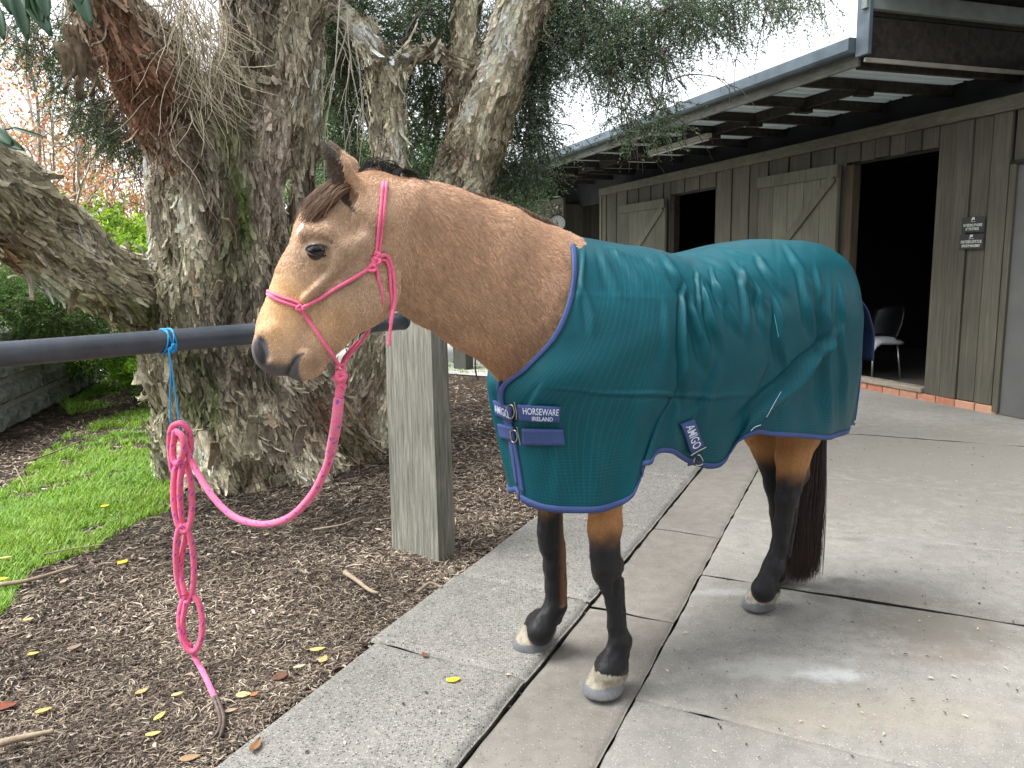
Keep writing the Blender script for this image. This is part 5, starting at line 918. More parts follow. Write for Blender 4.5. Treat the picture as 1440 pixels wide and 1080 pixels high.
# black points on the legs with brown above
zz = Vh[:, 2] + .03 * n1; fore = Vh[:, 0] > -.6
zk = np.where(fore, .56, .575); bl = sstep(zk + .06, zk - .05, zz) * (Vh[:, 2] < .95)
col = mixc(col, (Vh[:, 2] < .9) * 1., (.36, .17, .06)); col = mixc(col, bl * 1.0, (.008, .0078, .009))
back = np.where(fore, sstep(4, 14, PX - np.interp(PY, [690, 800, 860], [862, 868, 872])) * (Vh[:, 1] > 0), 0) * sstep(.2, .35, Vh[:, 2]) * .25
col = mixc(col, back * bl, (.2, .1, .05))
ffm = (Vh[:, 1] < -.05) * fore * sstep(784, 792, PX) * (Vh[:, 2] < .75) * (Vh[:, 2] > .18); col = mixc(col, ffm * .5, (.24, .11, .045))
for i_, (so, R, co) in enumerate(HOOVES):
    d = np.hypot(Vh[:, 0] - so[0], Vh[:, 1] - so[1]); zc = .082 - .35 * (so[0] - Vh[:, 0] + .0)
    m_ = (d < R * 1.25) & (Vh[:, 2] < np.clip(.085 + .28 * (Vh[:, 0] - so[0]), .04, .10) + .004 * n2)
    col = np.where(m_[:, None], np.array([.27, .235, .18]) * (1 + .5 * n2[:, None]), col)
    m2 = m_ & (Vh[:, 2] < .040 + .014 * n1); col = np.where(m2[:, None], np.array([.13, .132, .138]) * (1 + .5 * n1[:, None]), col)
    m3 = (d < R * 1.3) & (Vh[:, 2] < .006); col = np.where(m3[:, None], np.array([.06, .055, .05]), col)
col *= (1 + .10 * n1 + .10 * n3)[:, None]
skin = np.clip(headm * mz * (PX < 436), 0, 1)
# fur flow direction (projected on the surface): down the neck, down the face towards the muzzle
def flow(Pw, px, py, Nn):
    f = np.zeros_like(Pw); f[:] = HF * -.55 + np.array([0, 0, -.85])
    hm = sstep(600, 540, px)[:, None]; f = f * (1 - hm) + (HDF * .55 + np.array([0, 0, -.8])) * hm
    jaw = (np.exp(-(((px - 500) / 50) ** 2 + ((py - 420) / 50) ** 2)))[:, None]; f = f * (1 - jaw) + (-HDF * .6 + np.array([0, 0, -.8])) * jaw
    f = f + .35 * np.stack([vnoise(Pw * 9, 3), vnoise(Pw * 9, 4), vnoise(Pw * 9, 5)], 1)
    f = f - Nn * (f * Nn).sum(1)[:, None]; return f / (np.linalg.norm(f, axis=1)[:, None] + 1e-9)
m = M('horse_coat'); c = m.attr(); fn = m.noise(m.coord((1, 1, 1), attr='fur'), 1., 4, .6, .2)
fc = m.ramp(fn, (.25, .66), (.75, 1.28)); sk = m.n('Attribute', attribute_name='skin').outputs['Fac']
m.base(m.mix(m.math('SUBTRACT', 1., sk), c, m.mix(1., c, fc, 'MULTIPLY'))); m.rough(m.n('Attribute', attribute_name='gloss').outputs['Fac']); m.set(Sheen_Weight=.06, Sheen_Roughness=.5); m.b.inputs['Sheen Tint'].default_value = (1, .85, .7, 1)
m.b.inputs['Specular IOR Level'].default_value = .3; m.bump(fn, .0016, .8)
# fur coordinate: stretched along the flow
fl = flow(Vw, PX, PY, Nh); t_ = Vh @ np.array([0, 0, 1.]) ; a_ang = np.stack([Vh[:, 0] + Vh[:, 2] * .62, Vh[:, 1], (Vh[:, 2] - Vh[:, 0] * .5)], 1)
hh = sstep(600, 540, PX)[:, None] * (Vh[:, 2:3] > 1); hx = (Vh @ np.array([HDF @ HF, HDF @ HL, 0.]))
a_head = np.stack([hx + Vh[:, 2] * .65, Vh[:, 1], Vh[:, 2] - hx * .6], 1)
low = (Vh[:, 2:3] < .9); a_leg = np.stack([Vh[:, 0], Vh[:, 1], Vh[:, 2]], 1)
fa = np.where(low, a_leg, np.where(hh > .5, a_head, a_ang)) * np.array([420, 300, 60])
horse = empty('horse', 'buckskin bay horse in a teal rug standing tied at the black rail', 'horse', h2w(np.array([-.5, 0, 0])))
body = mesh_np('body', Vw, Fh, m.m, horse, col=col, attrs={'fur': fa, 'skin': skin, 'gloss': np.where(headm * mz > .4, .45, np.where(Vh[:, 2] < .09, .38,   .62 - .12 * bl))})
# eyes
for sg in (1, -1):
    ec = h2w(H_(447, 352, .0715 * sg)); v = []; f = []; n_, mm = 28, 18; R = .0285
    A = HDL * sg; U = HDF; W_ = np.array([0, 0, 1.])
    for i in range(mm + 1):
        th = math.pi * i / mm
        for j in range(n_): ph = 2 * math.pi * j / n_; v.append(ec + R * (math.cos(th) * A + math.sin(th) * (math.cos(ph) * U + math.sin(ph) * W_)))
    v = np.array(v); f = [(i * n_ + j, i * n_ + (j + 1) % n_, (i + 1) * n_ + (j + 1) % n_, (i + 1) * n_ + j) for i in range(mm) for j in range(n_)]
    ang = ((v - ec) @ A) / R; hor = np.abs((v - ec) @ U) / R; ver = np.abs((v - ec) @ W_) / R
    cc = np.tile(np.array([.022, .010, .006]), (len(v), 1)); cc[(hor < .42) & (ver < .26) & (ang > 0)] = (.004, .005, .010); cc[ang < .72] = (.008, .006, .006)
    me = M('eye'); me.base(me.attr()); me.rough(.12); me.b.inputs['Specular IOR Level'].default_value = .55
    mesh_np('eye', v, np.array(f), me.m, body, col=cc)
    # lids: dark rims along the opening
    am = MB(); pts = []
    for k in range(25):
        t = 2 * math.pi * k / 24; x = 447 + 16.5 * math.cos(t); y = 352.5 - 8. * math.sin(t) + (1.5 * math.cos(t)); q = h2w(H_(x, y, .0715 * sg)); d = q - ec; dd = (d @ U) ** 2 + (d @ W_) ** 2
        pts.append(ec + d + A * (math.sqrt(max(.0295 ** 2 - dd, 0)) if dd < .0295 ** 2 else -.002) * 1. + A * (.001))
    am.tube(pts, .0024, 7); am.build('eyelid', simple('lid', (.020, .014, .013), .35, .2), body, smooth=True)
    lash = MB()
    for k in range(26):
        t = math.radians(30 + 4.8 * k); x = 447 + 17 * math.cos(t); y = 352 - 8. * math.sin(t); q = h2w(H_(x, y, .0715 * sg)); d = q - ec; dd = (d @ U) ** 2 + (d @ W_) ** 2
        b0 = q + A * math.sqrt(max(.0295 ** 2 - dd, 0)); dr = A * .010 + W_ * (-.004 + .003 * random.random()) + U * (random.random() - .5) * .004
        lash.tube([b0, b0 + dr, b0 + dr * 1.7 + W_ * -.003], [.0005, .0004, .0001], 3, cap=False)
    lash.build('eyelashes', simple('lash', (.01, .008, .008), .5), body)['kind'] = 'stuff'
# ---- hair: real strands. one curves object per kind of hair
def strands(name, roots, pts, rad, cols, mat, parent, label=None):
    """pts (n,k,3)"""
    n, k, _ = pts.shape; hc_ = bpy.data.hair_curves.new(name); hc_.add_curves([k] * n)
    hc_.position_data.foreach_set('vector', pts.astype(np.float32).ravel())
    r = hc_.attributes.get('radius') or hc_.attributes.new('radius', 'FLOAT', 'POINT'); r.data.foreach_set('value', np.broadcast_to(rad, (n, k)).astype(np.float32).ravel())
    a = hc_.attributes.new('Col', 'FLOAT_COLOR', 'POINT'); c4 = np.ones((n, k, 4), np.float32); c4[..., :3] = cols[:, None, :]; a.data.foreach_set('color', c4.ravel())
    hc_.materials.append(mat); o = bpy.data.objects.new(name, hc_); COL.objects.link(o); par(o, parent); o['kind'] = 'stuff'
    if label: o['label'] = label
    return o
hm = M('hair'); hm.base(hm.attr()); hm.rough(.5); hm.b.inputs['Specular IOR Level'].default_value = .22
# surface samples for the short coat
q = Fh; cen = Vw[q].mean(1); fn_ = np.cross(Vw[q[:, 2]] - Vw[q[:, 0]], Vw[q[:, 3]] - Vw[q[:, 1]]); ar = np.linalg.norm(fn_, axis=1) * .5
cx, cy = proj(cen); z_ = cen[:, 2]; visn = (Nh[q[:, 0]] * (C0 - cen)).sum(1) / np.linalg.norm(C0 - cen, axis=1)
# neck and head (not muzzle lips or eye), and upper legs below the rug
wgt = ar * ((z_ > 1.0) & (cx < 816)).astype(float); wgt *= np.where(visn > -.35, 1, .25)
sk_ = skin[q[:, 0]]; wgt *= (1 - sk_) * np.where(np.hypot((cx - 447) / 24, (cy - 352) / 16) < 1, 0, 1) * (np.where(inner[q[:, 0]], .5, 1))
wgt[(cy > 524) & (cx < 445)] *= .2
leg_ = (z_ < .8) & (z_ > .09); wgt += ar * leg_ * np.where(bl[q[:, 0]] > .6, .40, .5)
NFUR = 230000; pick = rng.choice(len(q), NFUR, p=wgt / wgt.sum()); uv = rng.random((NFUR, 2)); Q = Vw[q[pick]]
root = Q[:, 0] * ((1 - uv[:, :1]) * (1 - uv[:, 1:])) + Q[:, 1] * (uv[:, :1] * (1 - uv[:, 1:])) + Q[:, 2] * (uv[:, :1] * uv[:, 1:]) + Q[:, 3] * ((1 - uv[:, :1]) * uv[:, 1:])
nn = Nh[q[pick, 0]]; fx, fy = proj(root); fd = flow(root, fx, fy, nn); L = np.where(fx > 575, .0125, .0065) * np.where(root[:, 2] < .9, .3, 1) * (.7 + .6 * rng.random(NFUR))
L *= np.where((fx < 470) & (fy > 380), .7, 1); jit = rng.normal(0, .13, (NFUR, 3)); g_ = root * 55; jit += .10 * np.stack([vnoise(g_, 31), vnoise(g_, 32), vnoise(g_, 33)], 1)
L *= 1 + .7 * np.exp(-((fx - 600) / 60) ** 2 - ((fy - 420) / 40) ** 2)
lift = np.where(fx > 560, .30, .2)[:, None]; d1 = fd + nn * lift + jit * .6
pts = np.stack([root - nn * .001, root + d1 * (L * .5)[:, None], root + (fd + nn * lift * .6 + jit) * L[:, None]], 1)
cn_ = fbm(np.stack([root @ np.array([.8, .5, .5]) * 130, root @ np.array([-.5, 0, .8]) * 32, root[:, 1] * 60], 1), 3, 77)[:, None]
hcl = col[q[pick, 0]] * (.98 + .75 * rng.random((NFUR, 1)) ** 1.3) * (1 + .24 * cn_); hcl = hcl + (rng.random((NFUR, 1)) < .10) * np.array([.14, .12, .09]) * (root[:, 2:3] > .9)
strands('coat_hair', root, pts, np.array([.00055, .00045, .0001]), np.clip(hcl, 0, 1), hm.m, body)
# forelock, mane, tail
def lock_strands(paths, n, spread, rad, c1, c2, k=9, wob=.01):
    P_ = []; cc = []
    for i in range(n):
        a, b = random.sample(range(len(paths)), 2) if len(paths) > 1 else (0, 0); t = random.random(); base = spline(np.asarray(paths[a]) * (1 - t) + np.asarray(paths[b]) * t, k)
        off = np.random.normal(0, spread, 3); g = np.linspace(.4, 1, k)[:, None]; ph = random.random() * 6
        cut = .70 + .32 * random.random() ** .6; base = base[0] + (base - base[0]) * cut if random.random() < .7 else base
        w_ = np.stack([np.sin(np.linspace(0, 5, k) + ph), np.cos(np.linspace(0, 4, k) + ph * 2), np.zeros(k)], 1) * wob * np.linspace(0, 1, k)[:, None]
        P_.append(base + off * g + w_); u = random.random(); cc.append(np.array(c1) * (1 - u) + np.array(c2) * u)
    return np.array(P_), np.array(cc)
W3 = lambda px, py, y: h2w(H_(px, py, y))
fp = [[W3(505, 256, .0), W3(472, 256, .03), W3(444, 280, .05), W3(430, 313, .05)], [W3(505, 256, .02), W3(478, 262, .06), W3(457, 283, .082), W3(440, 306, .078)], [W3(498, 262, .05), W3(478, 270, .082), W3(458, 290, .090), W3(436, 318, .070)],
      [W3(500, 256, -.01), W3(462, 262, .0), W3(438, 286, .01), W3(425, 316, .012)], [W3(498, 256, -.02), W3(455, 268, -.03), W3(434, 290, -.03), W3(425, 325, -.03)]]
Pf, Cf = lock_strands(fp, 2000, .007, 1, (.05, .028, .022), (.26, .15, .09)); strands('forelock', None, Pf, np.linspace(.0009, .0003, 9), Cf, hm.m, body)
crest = [(523, 250), (545, 252), (575, 259), (604, 264), (640, 272), (680, 281), (717, 292), (752, 307), (782, 321), (798, 334)]; cr = spline(np.array([[x, y, Y] for (x, y), Y in zip(crest, np.linspace(2.06, 2.5, 10))]), 400)
Pm = []; Cm = []
for i in range(3600):
    x, y, Y = cr[min(int(random.random() ** .9 * 400), 399)]; far = w2h(P(x, y + 5, Y)); far[1] -= .004 + .02 * random.random(); b0 = h2w(far)
    up = .012 + .020 * random.random(); Lh = .05 + .07 * random.random()
    if x < 560: up += .014 * math.exp(-((x - 545) / 14) ** 2); 
    pp = [b0 + np.array([0, 0, -.004]), b0 + HL * -.008 + np.array([0, 0, up]), b0 - HL * .03 + np.array([0, 0, up * .6]) + HF * random.gauss(0, .01), b0 - HL * (.05 + .02 * random.random()) + np.array([0, 0, -Lh * .6]) + HF * random.gauss(0, .015), b0 - HL * .055 + np.array([0, 0, -Lh]) + HF * random.gauss(-.01, .02)]
    Pm.append(spline(pp, 8)); u = random.random(); Cm.append((.03 + .22 * u ** 2, .02 + .13 * u ** 2, .015 + .075 * u ** 2))
for i in range(230):                                                # thick tuft of mane behind the far ear
    t = random.random(); x = 497 + 62 * t; b0 = h2w(H_(x, 262 - 4 * math.sin(t * 3.1), -.02 - .02 * random.random())); top = 12 + 22 * math.sin(min(t * 1.25, 1) * 3.1) ** .7 * random.random()
    tp = h2w(H_(x + 8, 252 - top, -.045)); en = h2w(H_(x + 34 + 22 * random.random(), 262, -.08)); Pm.append(spline([b0, tp, (tp + en) / 2 + np.array([0, 0, .012]), en], 8)); Cm.append((.02, .016, .014))
strands('mane', None, np.array(Pm), np.linspace(.0006, .0002, 8), np.array(Cm), hm.m, body)
tp = []
for x0, x1, x2, yb, lat in ((1128, 1112, 1106, 812, -.02), (1136, 1122, 1116, 815, .02), (1146, 1136, 1128, 816, -.05), (1154, 1150, 1138, 812, .0), (1158, 1156, 1150, 806, -.04), (1140, 1130, 1122, 790, .03)):
    tl = lambda px, py: h2w(B_(px, py, lat)) 
    tp.append([tl(x0 + 6, 560), tl(x0, 620), tl(x1, 700), tl((x1 + x2) / 2, 760), tl(x2, yb)])
Pt, Ct = lock_strands(tp, 4200, .010, 1, (.008, .007, .008), (.040, .026, .022), k=12, wob=.006)
Pt[..., 2] = np.maximum(Pt[..., 2], .02); tipred = np.array([.10, .045, .04]); rr = rng.random(len(Pt)) < .22; Ct[rr] = Ct[rr] * .5 + tipred * .5
strands('tail', None, Pt, np.linspace(.0010, .0002, 12), Ct, hm.m, body)
core = MB(); core.tube([h2w(np.array(p)) for p in [(-1.28, 0, 1.28), (-1.38, 0, 1.1), (-1.40, -.0, .85)]], [.035, .035, .02], 10); core.build('tail_dock', simple('dock', (.03, .02, .018), .8), body, smooth=True)
# ================================================================== THE RUG
bvh_h = BVHTree.FromPolygons([tuple(v) for v in Vw], [tuple(int(i) for i in f) for f in Fh])
NTR = 8; TT = np.array([0, .1, .24, .4, .52, .64, .78, 1.])
def side(sp, hp, yh, W):
    a = B_(sp[0], sp[1], 0.); b = B_(hp[0], hp[1], yh); A = np.array([0, .03, .1, .28, .45, .6, .78, 1]); Bz = np.array([0, .022, .12, .30, .45, .58, .74, 1]); c = np.array([0, .40, .78, .97, 1, .98, .90, yh / W])
    return np.stack([a[0] + (b[0] - a[0]) * A, W * c, a[2] + (b[2] - a[2]) * Bz], 1)
cols = [np.array([B_(*q) for q in ((797, 336, 0), (801, 362, .125), (799, 412, .175), (778, 468, .195), (740, 514, .16), (706, 546, .07), (722, 600, .055), (738, 703, .06))]),
        np.array([B_(*q) for q in ((832, 341, 0), (842, 370, .135), (842, 425, .205), (822, 485, .23), (790, 535, .235), (760, 575, .19), (766, 625, .17), (792, 719, .19))]),
        side((872, 348), (845, 717), .235, .27), side((902, 354), (878, 704), .25, .28), side((922, 360), (900, 672), .26, .285), side((936, 363), (913, 643), .26, .29),
        side((955, 361), (936, 634), .235, .295), side((975, 357), (968, 650), .20, .298), side((1000, 351), (1012, 651), .20, .298), side((1025, 346), (1048, 612), .25, .295),
        side((1055, 342), (1085, 613), .27, .295), side((1085, 341), (1120, 615), .27, .29), side((1112, 343), (1155, 617), .245, .28), side((1138, 352), (1180, 610), .17, .24),
        np.array([B_(*q) for q in ((1160, 364, 0), (1178, 388, .07), (1190, 420, .11), (1197, 455, .12), (1200, 490, .11), (1199, 520, .10), (1198, 555, .09), (1192, 598, .08))]),
        np.array([B_(*q) for q in ((1170, 372, 0), (1186, 396, .02), (1199, 430, .02), (1205, 465, .03), (1206, 500, .03), (1204, 530, .02), (1201, 560, .02), (1194, 597, .02))])]
cols = np.array(cols); NSX, NTX = 300, 150
mir = np.array([1, -1, 1.]); c0f = cols[0] * mir; c1f = cols[1] * mir; cm_ = (c0f + c1f) / 2
c0f[4:] = [B_(*q) for q in ((722, 528, -.04), (704, 545, .03), (722, 600, .045), (736, 701, .045))]; cm_[4:] = [B_(*q) for q in ((704, 530, -.08), (706, 566, -.07), (713, 616, -.06), (731, 690, -.03))]; c1f[3, 0] -= .03; cm_[3, 0] -= .02; c1f[4:] = [B_(*q) for q in ((696, 515, -.16), (694, 553, -.14), (704, 606, -.13), (722, 690, -.12))]; colsfix = 1
colsf = np.concatenate([[c0f, cm_, c1f], cols[2:] * mir])
def grid_interp(C, ns, nt):
    A = np.stack([spline(C[:, r], ns) for r in range(C.shape[1])], 1)      # ns, rows, 3
    return np.stack([spline(A[i], nt) for i in range(ns)], 0)
Gn = grid_interp(cols, NSX, NTX)                                        # near (left) side in horse space
Gf = grid_interp(colsf, NSX, NTX)
def gnormals(Wg):
    du = np.gradient(Wg, axis=0); dv = np.gradient(Wg, axis=1); n = np.cross(du, dv); return n / (np.linalg.norm(n, axis=2, keepdims=True) + 1e-12)
Wn = h2w(Gn); Wf = h2w(Gf); nn_ = gnormals(Wn)
if nn_[150, 80] @ HL < 0: nn_ = -nn_
nf_ = gnormals(Wf)
if nf_[150, 80] @ HL > 0: nf_ = -nf_
gx, gy = proj(Wn); dsp = np.zeros(gx.shape)
def fold(x0, y0, x1, y1, w, amp, asym=1.6, bend=0.):
    """one crease of the cloth from a to b: raised on one side, sunk on the other"""
    global dsp
    L = math.hypot(x1 - x0, y1 - y0); ux, uy = (x1 - x0) / L, (y1 - y0) / L; s = ((gx - x0) * ux + (gy - y0) * uy) / L; d = (gx - x0) * -uy + (gy - y0) * ux
    d = d + bend * np.sin(np.clip(s, 0, 1) * math.pi) + 3 * vnoise(np.stack([gx / 40, gy / 40, gx * 0 + x0], -1), 3); wv = w * .60 * (.6 + .6 * np.clip(s, 0, 1)); e = sstep(-.12, .25, s) * sstep(1.15, .7, s)
    dsp += 1.55 * amp * .001 * e * (np.exp(-(d / wv) ** 2) - .6 * np.exp(-((d - wv * asym) / (wv * .9)) ** 2))
for q in ((958, 405, 962, 560, 7, 11), (968, 420, 995, 515, 9, 12), (985, 400, 1012, 490, 8, 10), (930, 362, 975, 430, 8, 7), (905, 360, 950, 400, 8, 5), (1000, 395, 1040, 470, 8, 8),
          (1085, 420, 1102, 520, 8, 10), (1122, 385, 1140, 470, 8, 9), (1160, 400, 1162, 610, 12, 11), (1030, 372, 1080, 440, 9, 7), (1060, 362, 1110, 420, 9, 6), (1010, 352, 1075, 372, 6, 4), (975, 360, 1040, 392, 6, 5), (945, 366, 1000, 402, 6, 4),
          (840, 352, 870, 420, 10, 5), (860, 350, 905, 405, 9, 4), (815, 400, 835, 470, 9, 5), (820, 352, 812, 430, 7, 5), (765, 540, 735, 600, 8, 5), (840, 350, 900, 372, 6, 3),
          (1105, 350, 1150, 420, 9, 6), (1142, 380, 1158, 470, 7, 7), (1100, 560, 1145, 480, 9, 6), (1180, 430, 1185, 590, 8, 7), (1040, 380, 1052, 480, 8, 6), (930, 420, 936, 520, 12, 4),
          (1012, 505, 980, 600, 10, 5), (1000, 560, 960, 590, 9, 3), (895, 560, 880, 700, 18, 5), (825, 590, 835, 710, 16, 6), (775, 600, 790, 700, 12, 6), (950, 560, 940, 620, 10, 4), (1175, 400, 1190, 470, 6, 5), (1000, 380, 1015, 440, 5, 6), (975, 385, 985, 440, 5, 5), (1060, 400, 1075, 470, 6, 6)):
    fold(*q)
fold(1170, 470, 1035, 610, 14, 20, 1.9, 6)                              # the long drag line from hip to belly
fold(780, 545, 1060, 555, 5, 4, 2.2, -4)                                # packing crease
def slope(y0, w, a): return a * .001 * sstep(y0 - w, y0 + w, gy)
dsp += .004 * fbm(np.stack([gx / 55, gy / 90, gx * 0], -1), 3, 11) + .0025 * fbm(np.stack([gx / 22, gy / 40, gx * 0], -1), 3, 21) * sstep(860, 960, gx) 
cr_ = lambda v, w: np.exp(-(v / w) ** 2)
dsp += .0012 * cr_(gy - 418 - .03 * (gx - 800), 3) * (gx > 800) * (gx < 1000) + .0012 * cr_(gx - 905, 2.5) * (gy > 380) - .0012 * cr_(gx - 1090, 2.5)
edge = np.minimum(1, np.arange(NTX) / 12.)[None, :] * .8 + .2; dsp = dsp * np.where(np.arange(NTX) < 12, edge, 1)
hemw = .006 * np.sin(np.arange(NSX) * .22)[:, None] * sstep(.8, 1, np.arange(NTX) / (NTX - 1))[None, :]; dsp += hemw
Wn = Wn + nn_ * (dsp + .012)[..., None]
df = .012 + .006 * fbm(Gf * np.array([5, 5, 2]), 3, 41) ; Wf = Wf + nf_ * df[..., None]
Wf[:, 0] = Wn[:, 0] = (Wn[:, 0] + Wf[:, 0]) / 2
Wall = np.concatenate([Wf[:, :0:-1], Wn], axis=1)                        # across the back as one sheet
def gridmesh(Wg): 
    a, b = Wg.shape[:2]; i = np.arange(a * b).reshape(a, b); return Wg.reshape(-1, 3), np.stack([i[:-1, :-1], i[:-1, 1:], i[1:, 1:], i[1:, :-1]], -1).reshape(-1, 4)
m = M('rug_cloth'); uvm = m.coord((1, 1, 1), attr='uvw')
sx = m.n('SeparateXYZ', i_Vector=uvm)
def line(o, n_): 
    f = m.math('FRACT', m.math('MULTIPLY', o, n_)); return m.math('LESS_THAN', f, .16)
rip = m.math('MAXIMUM', line(sx.outputs[0], 90.), line(sx.outputs[1], 150.)); wv = m.noise(m.coord((1, 1, 1)), 900, 2); big = m.noise(m.coord((1, 1, 1)), 5, 4)
bc = m.mix(m.ramp(big, (.3, 0.), (.7, 1.)), (.002, .050, .066), (.003, .068, .088)); bc = m.mix(m.math('MULTIPLY', rip, .22), bc, (.02, .17, .20)); m.base(bc)
m.rough(.45); m.set(Sheen_Weight=.0); m.b.inputs['Specular IOR Level'].default_value = .16
bp = m.n('Bump', i_Height=m.noise(m.coord((1, 1, 1)), 22, 4, .6, .6), i_Distance=.0032, i_Strength=.5).outputs[0]; m.bump(rip, .0006, .5, bp)
V, F = gridmesh(Wall); st = np.arange(NSX)[:, None] / NSX * 1.9; tt_ = np.linspace(-1, 1, Wall.shape[1])[None] * .95
uvw = np.stack([np.broadcast_to(st, Wall.shape[:2]), np.broadcast_to(tt_, Wall.shape[:2]), np.zeros(Wall.shape[:2])], -1).reshape(-1, 3)
rug = empty('horse_rug', 'teal green turnout rug with royal blue binding worn by the horse', 'horse rug', wloc(horse))
cloth = mesh_np('cloth', V, F, m.m, rug, attrs={'uvw': uvw}); sm = cloth.modifiers.new('thick', 'SOLIDIFY'); sm.thickness = .003; sm.offset = -1
trim = M('rug_binding'); tn = trim.noise(trim.coord(), 300, 2); trim.base(trim.ramp(tn, (.3, (.024, .046, .15)), (.7, (.038, .068, .20)))); trim.rough(.7); trim.bump(tn, .001)
def band(name, Wg, off=.0032, mat=trim.m):
    n = gnormals(Wg); v, f = gridmesh(Wg); c = v + n.reshape(-1, 3) * off; a = v - n.reshape(-1, 3) * (off + .002); k = len(v); A, B = Wg.shape[:2]; i = np.arange(A * B).reshape(A, B)
    ring = np.concatenate([i[:, 0], i[-1, 1:], i[-2::-1, -1], i[0, -2:0:-1]]); r2 = np.roll(ring, -1)
    return mesh_np(name, np.concatenate([c, a]), np.concatenate([f, f[:, ::-1] + k, np.stack([ring, r2, r2 + k, ring + k], 1)]), mat, rug)
nb = Wall.shape[1]; band('binding', Wall[:, -3:]); band('binding', Wall[:, :3]); band('binding', Wall[:9, 4:nb // 2 + 1]); band('binding', Wall[:4, nb // 2:-3]); band('binding', Wall[-5:, 4:-4])
bvh_r = BVHTree.FromPolygons([tuple(v) for v in V], [tuple(int(i) for i in f) for f in F])
def hit(bvh, px, py, off=.003, fallback=2.4):
    r = ray(px, py); r = r / np.linalg.norm(r); l, n, i, d = bvh.ray_cast(Vector(C0), Vector(r))
    if l is None: return C0 + r * fallback, -r
    n = np.array(n); n = n if n @ r < 0 else -n; return np.array(l) + n * off, n
def quadmap(Q): 
    Q = np.array(Q, float); return lambda u, v: (Q[0] * (1 - u) + Q[1] * u) * (1 - v) + (Q[3] * (1 - u) + Q[2] * u) * v    # u right, v down
def smoothpatch(Q, bvh, off, nu=14, nv=7):
    """least-squares plane-ish quadratic patch through the hits, so a stiff strap does not follow every crease"""
    q = quadmap(Q); A = []; Bm = []
    for u in np.linspace(0, 1, 7):
        for v in np.linspace(0, 1, 5): p, n = hit(bvh, *q(u, v), off); A.append([1, u, v, u * u, u * v, v * v]); Bm.append(p)
    X = np.linalg.lstsq(np.array(A), np.array(Bm), rcond=None)[0]; return lambda u, v, o=0.: np.array([1, u, v, u * u, u * v, v * v]) @ X
def patch(name, Q, bvh=None, off=.006, th=.003, mat=trim.m, parent=None, label=None):
    f = smoothpatch(Q, bvh or bvh_r, off); Wg = np.array([[f(u, v) for v in np.linspace(0, 1, 7)] for u in np.linspace(0, 1, 14)])
    o = band(name, Wg, th, mat)
    if parent is not None: par_keep(o, parent)
    if label: o['label'] = label
    return o, f, Wg
def par_keep(o, parent): wl = wloc(o); o.parent = parent; o.location = wl - wloc(parent)
txm = simple('stitching', (.62, .66, .80), .6, .05)
def lettering(text, f, u0, u1, v0, v1, parent, mat=None, name='lettering', lift=.0055, bold=.012, rot90=False, toward=None):
    cu = bpy.data.curves.new('t', 'FONT'); cu.body = text; cu.size = 1; cu.offset = bold; cu.resolution_u = 3; t = bpy.data.objects.new('t', cu); COL.objects.link(t)
    me = t.to_mesh(); v = np.zeros(len(me.vertices) * 3); me.vertices.foreach_get('co', v); v = v.reshape(-1, 3); F_ = [tuple(p.vertices) for p in me.polygons]; t.to_mesh_clear(); bpy.data.objects.remove(t)
    x = (v[:, 0] - v[:, 0].min()) / np.ptp(v[:, 0]); y = 1 - (v[:, 1] - v[:, 1].min()) / np.ptp(v[:, 1]); mb = MB(); W = []
    for a, b in zip(x, y):
        u, w_ = (u0 + (u1 - u0) * a, v0 + (v1 - v0) * b) if not rot90 else (u0 + (u1 - u0) * b, v0 + (v1 - v0) * a)
        p = f(u, w_); e = .02; du = f(u + e, w_) - f(u - e, w_); dv = f(u, w_ + e) - f(u, w_ - e); n = np.cross(du, dv); n /= np.linalg.norm(n) + 1e-12
        n = n if n @ (C0 - p if toward is None else toward) > 0 else -n; W.append(p + n * lift)
    mb.add(W, F_); return mb.build(name, mat or txm, parent)
dark_trim = simple('dark_webbing', (.03, .055, .17), .75, .15, 200)
p1_, f1_, _ = patch('chest_strap', [(730, 568), (787, 571), (785, 592), (733, 590)])
lettering("HORSEWARE", f1_, .12, .95, .12, .55, p1_); lettering("IRELAND", f1_, .32, .82, .66, .92, p1_)
patch('chest_strap', [(736, 601), (790, 603), (793, 625), (738, 624)])
p2_, f2_, _ = patch('chest_strap', [(696, 562), (722, 572), (724, 592), (700, 583)], mat=dark_trim); lettering("AMIGO", f2_, .05, .85, .2, .75, p2_)
patch('chest_strap', [(703, 595), (725, 600), (727, 619), (706, 615)], mat=dark_trim)
p3_, f3_, _ = patch('surcingle_strap', [(955, 596), (974, 588), (989, 627), (970, 638)]); lettering("AMIGO", f3_, .85, .2, .10, .88, p3_, rot90=True)
steel = M('buckle_steel'); steel.base((.55, .53, .48)); steel.rough(.28); steel.set(Metallic=1.)
def wire(name, pts, r, mat, parent=None, closed=False, bvh=None, off=.012, n=40):
    W = [hit(bvh or bvh_r, *p, off)[0] if len(p) == 2 else np.array(p) for p in pts]
    if closed: W = W + [W[0]]
    mb = MB(); mb.tube(spline(np.array(W), n), r, 7); return mb.build(name, mat, parent, smooth=True)
for (x, y) in ((724, 577), (729, 612)):
    wire('buckle', [(x + 3, y - 13), (x + 5, y), (x + 7, y + 12)], .0017, steel.m, rug); wire('buckle', [(x - 7, y - 7), (x, y - 9), (x + 3, y), (x, y + 8), (x - 5, y + 6), (x - 7, y - 7)], .0022, steel.m, rug)
wire('buckle', [(968, 638), (978, 632), (990, 626)], .002, steel.m, rug); wire('buckle', [(972, 645), (980, 637), (986, 648), (978, 652), (972, 645)], .002, steel.m, rug)
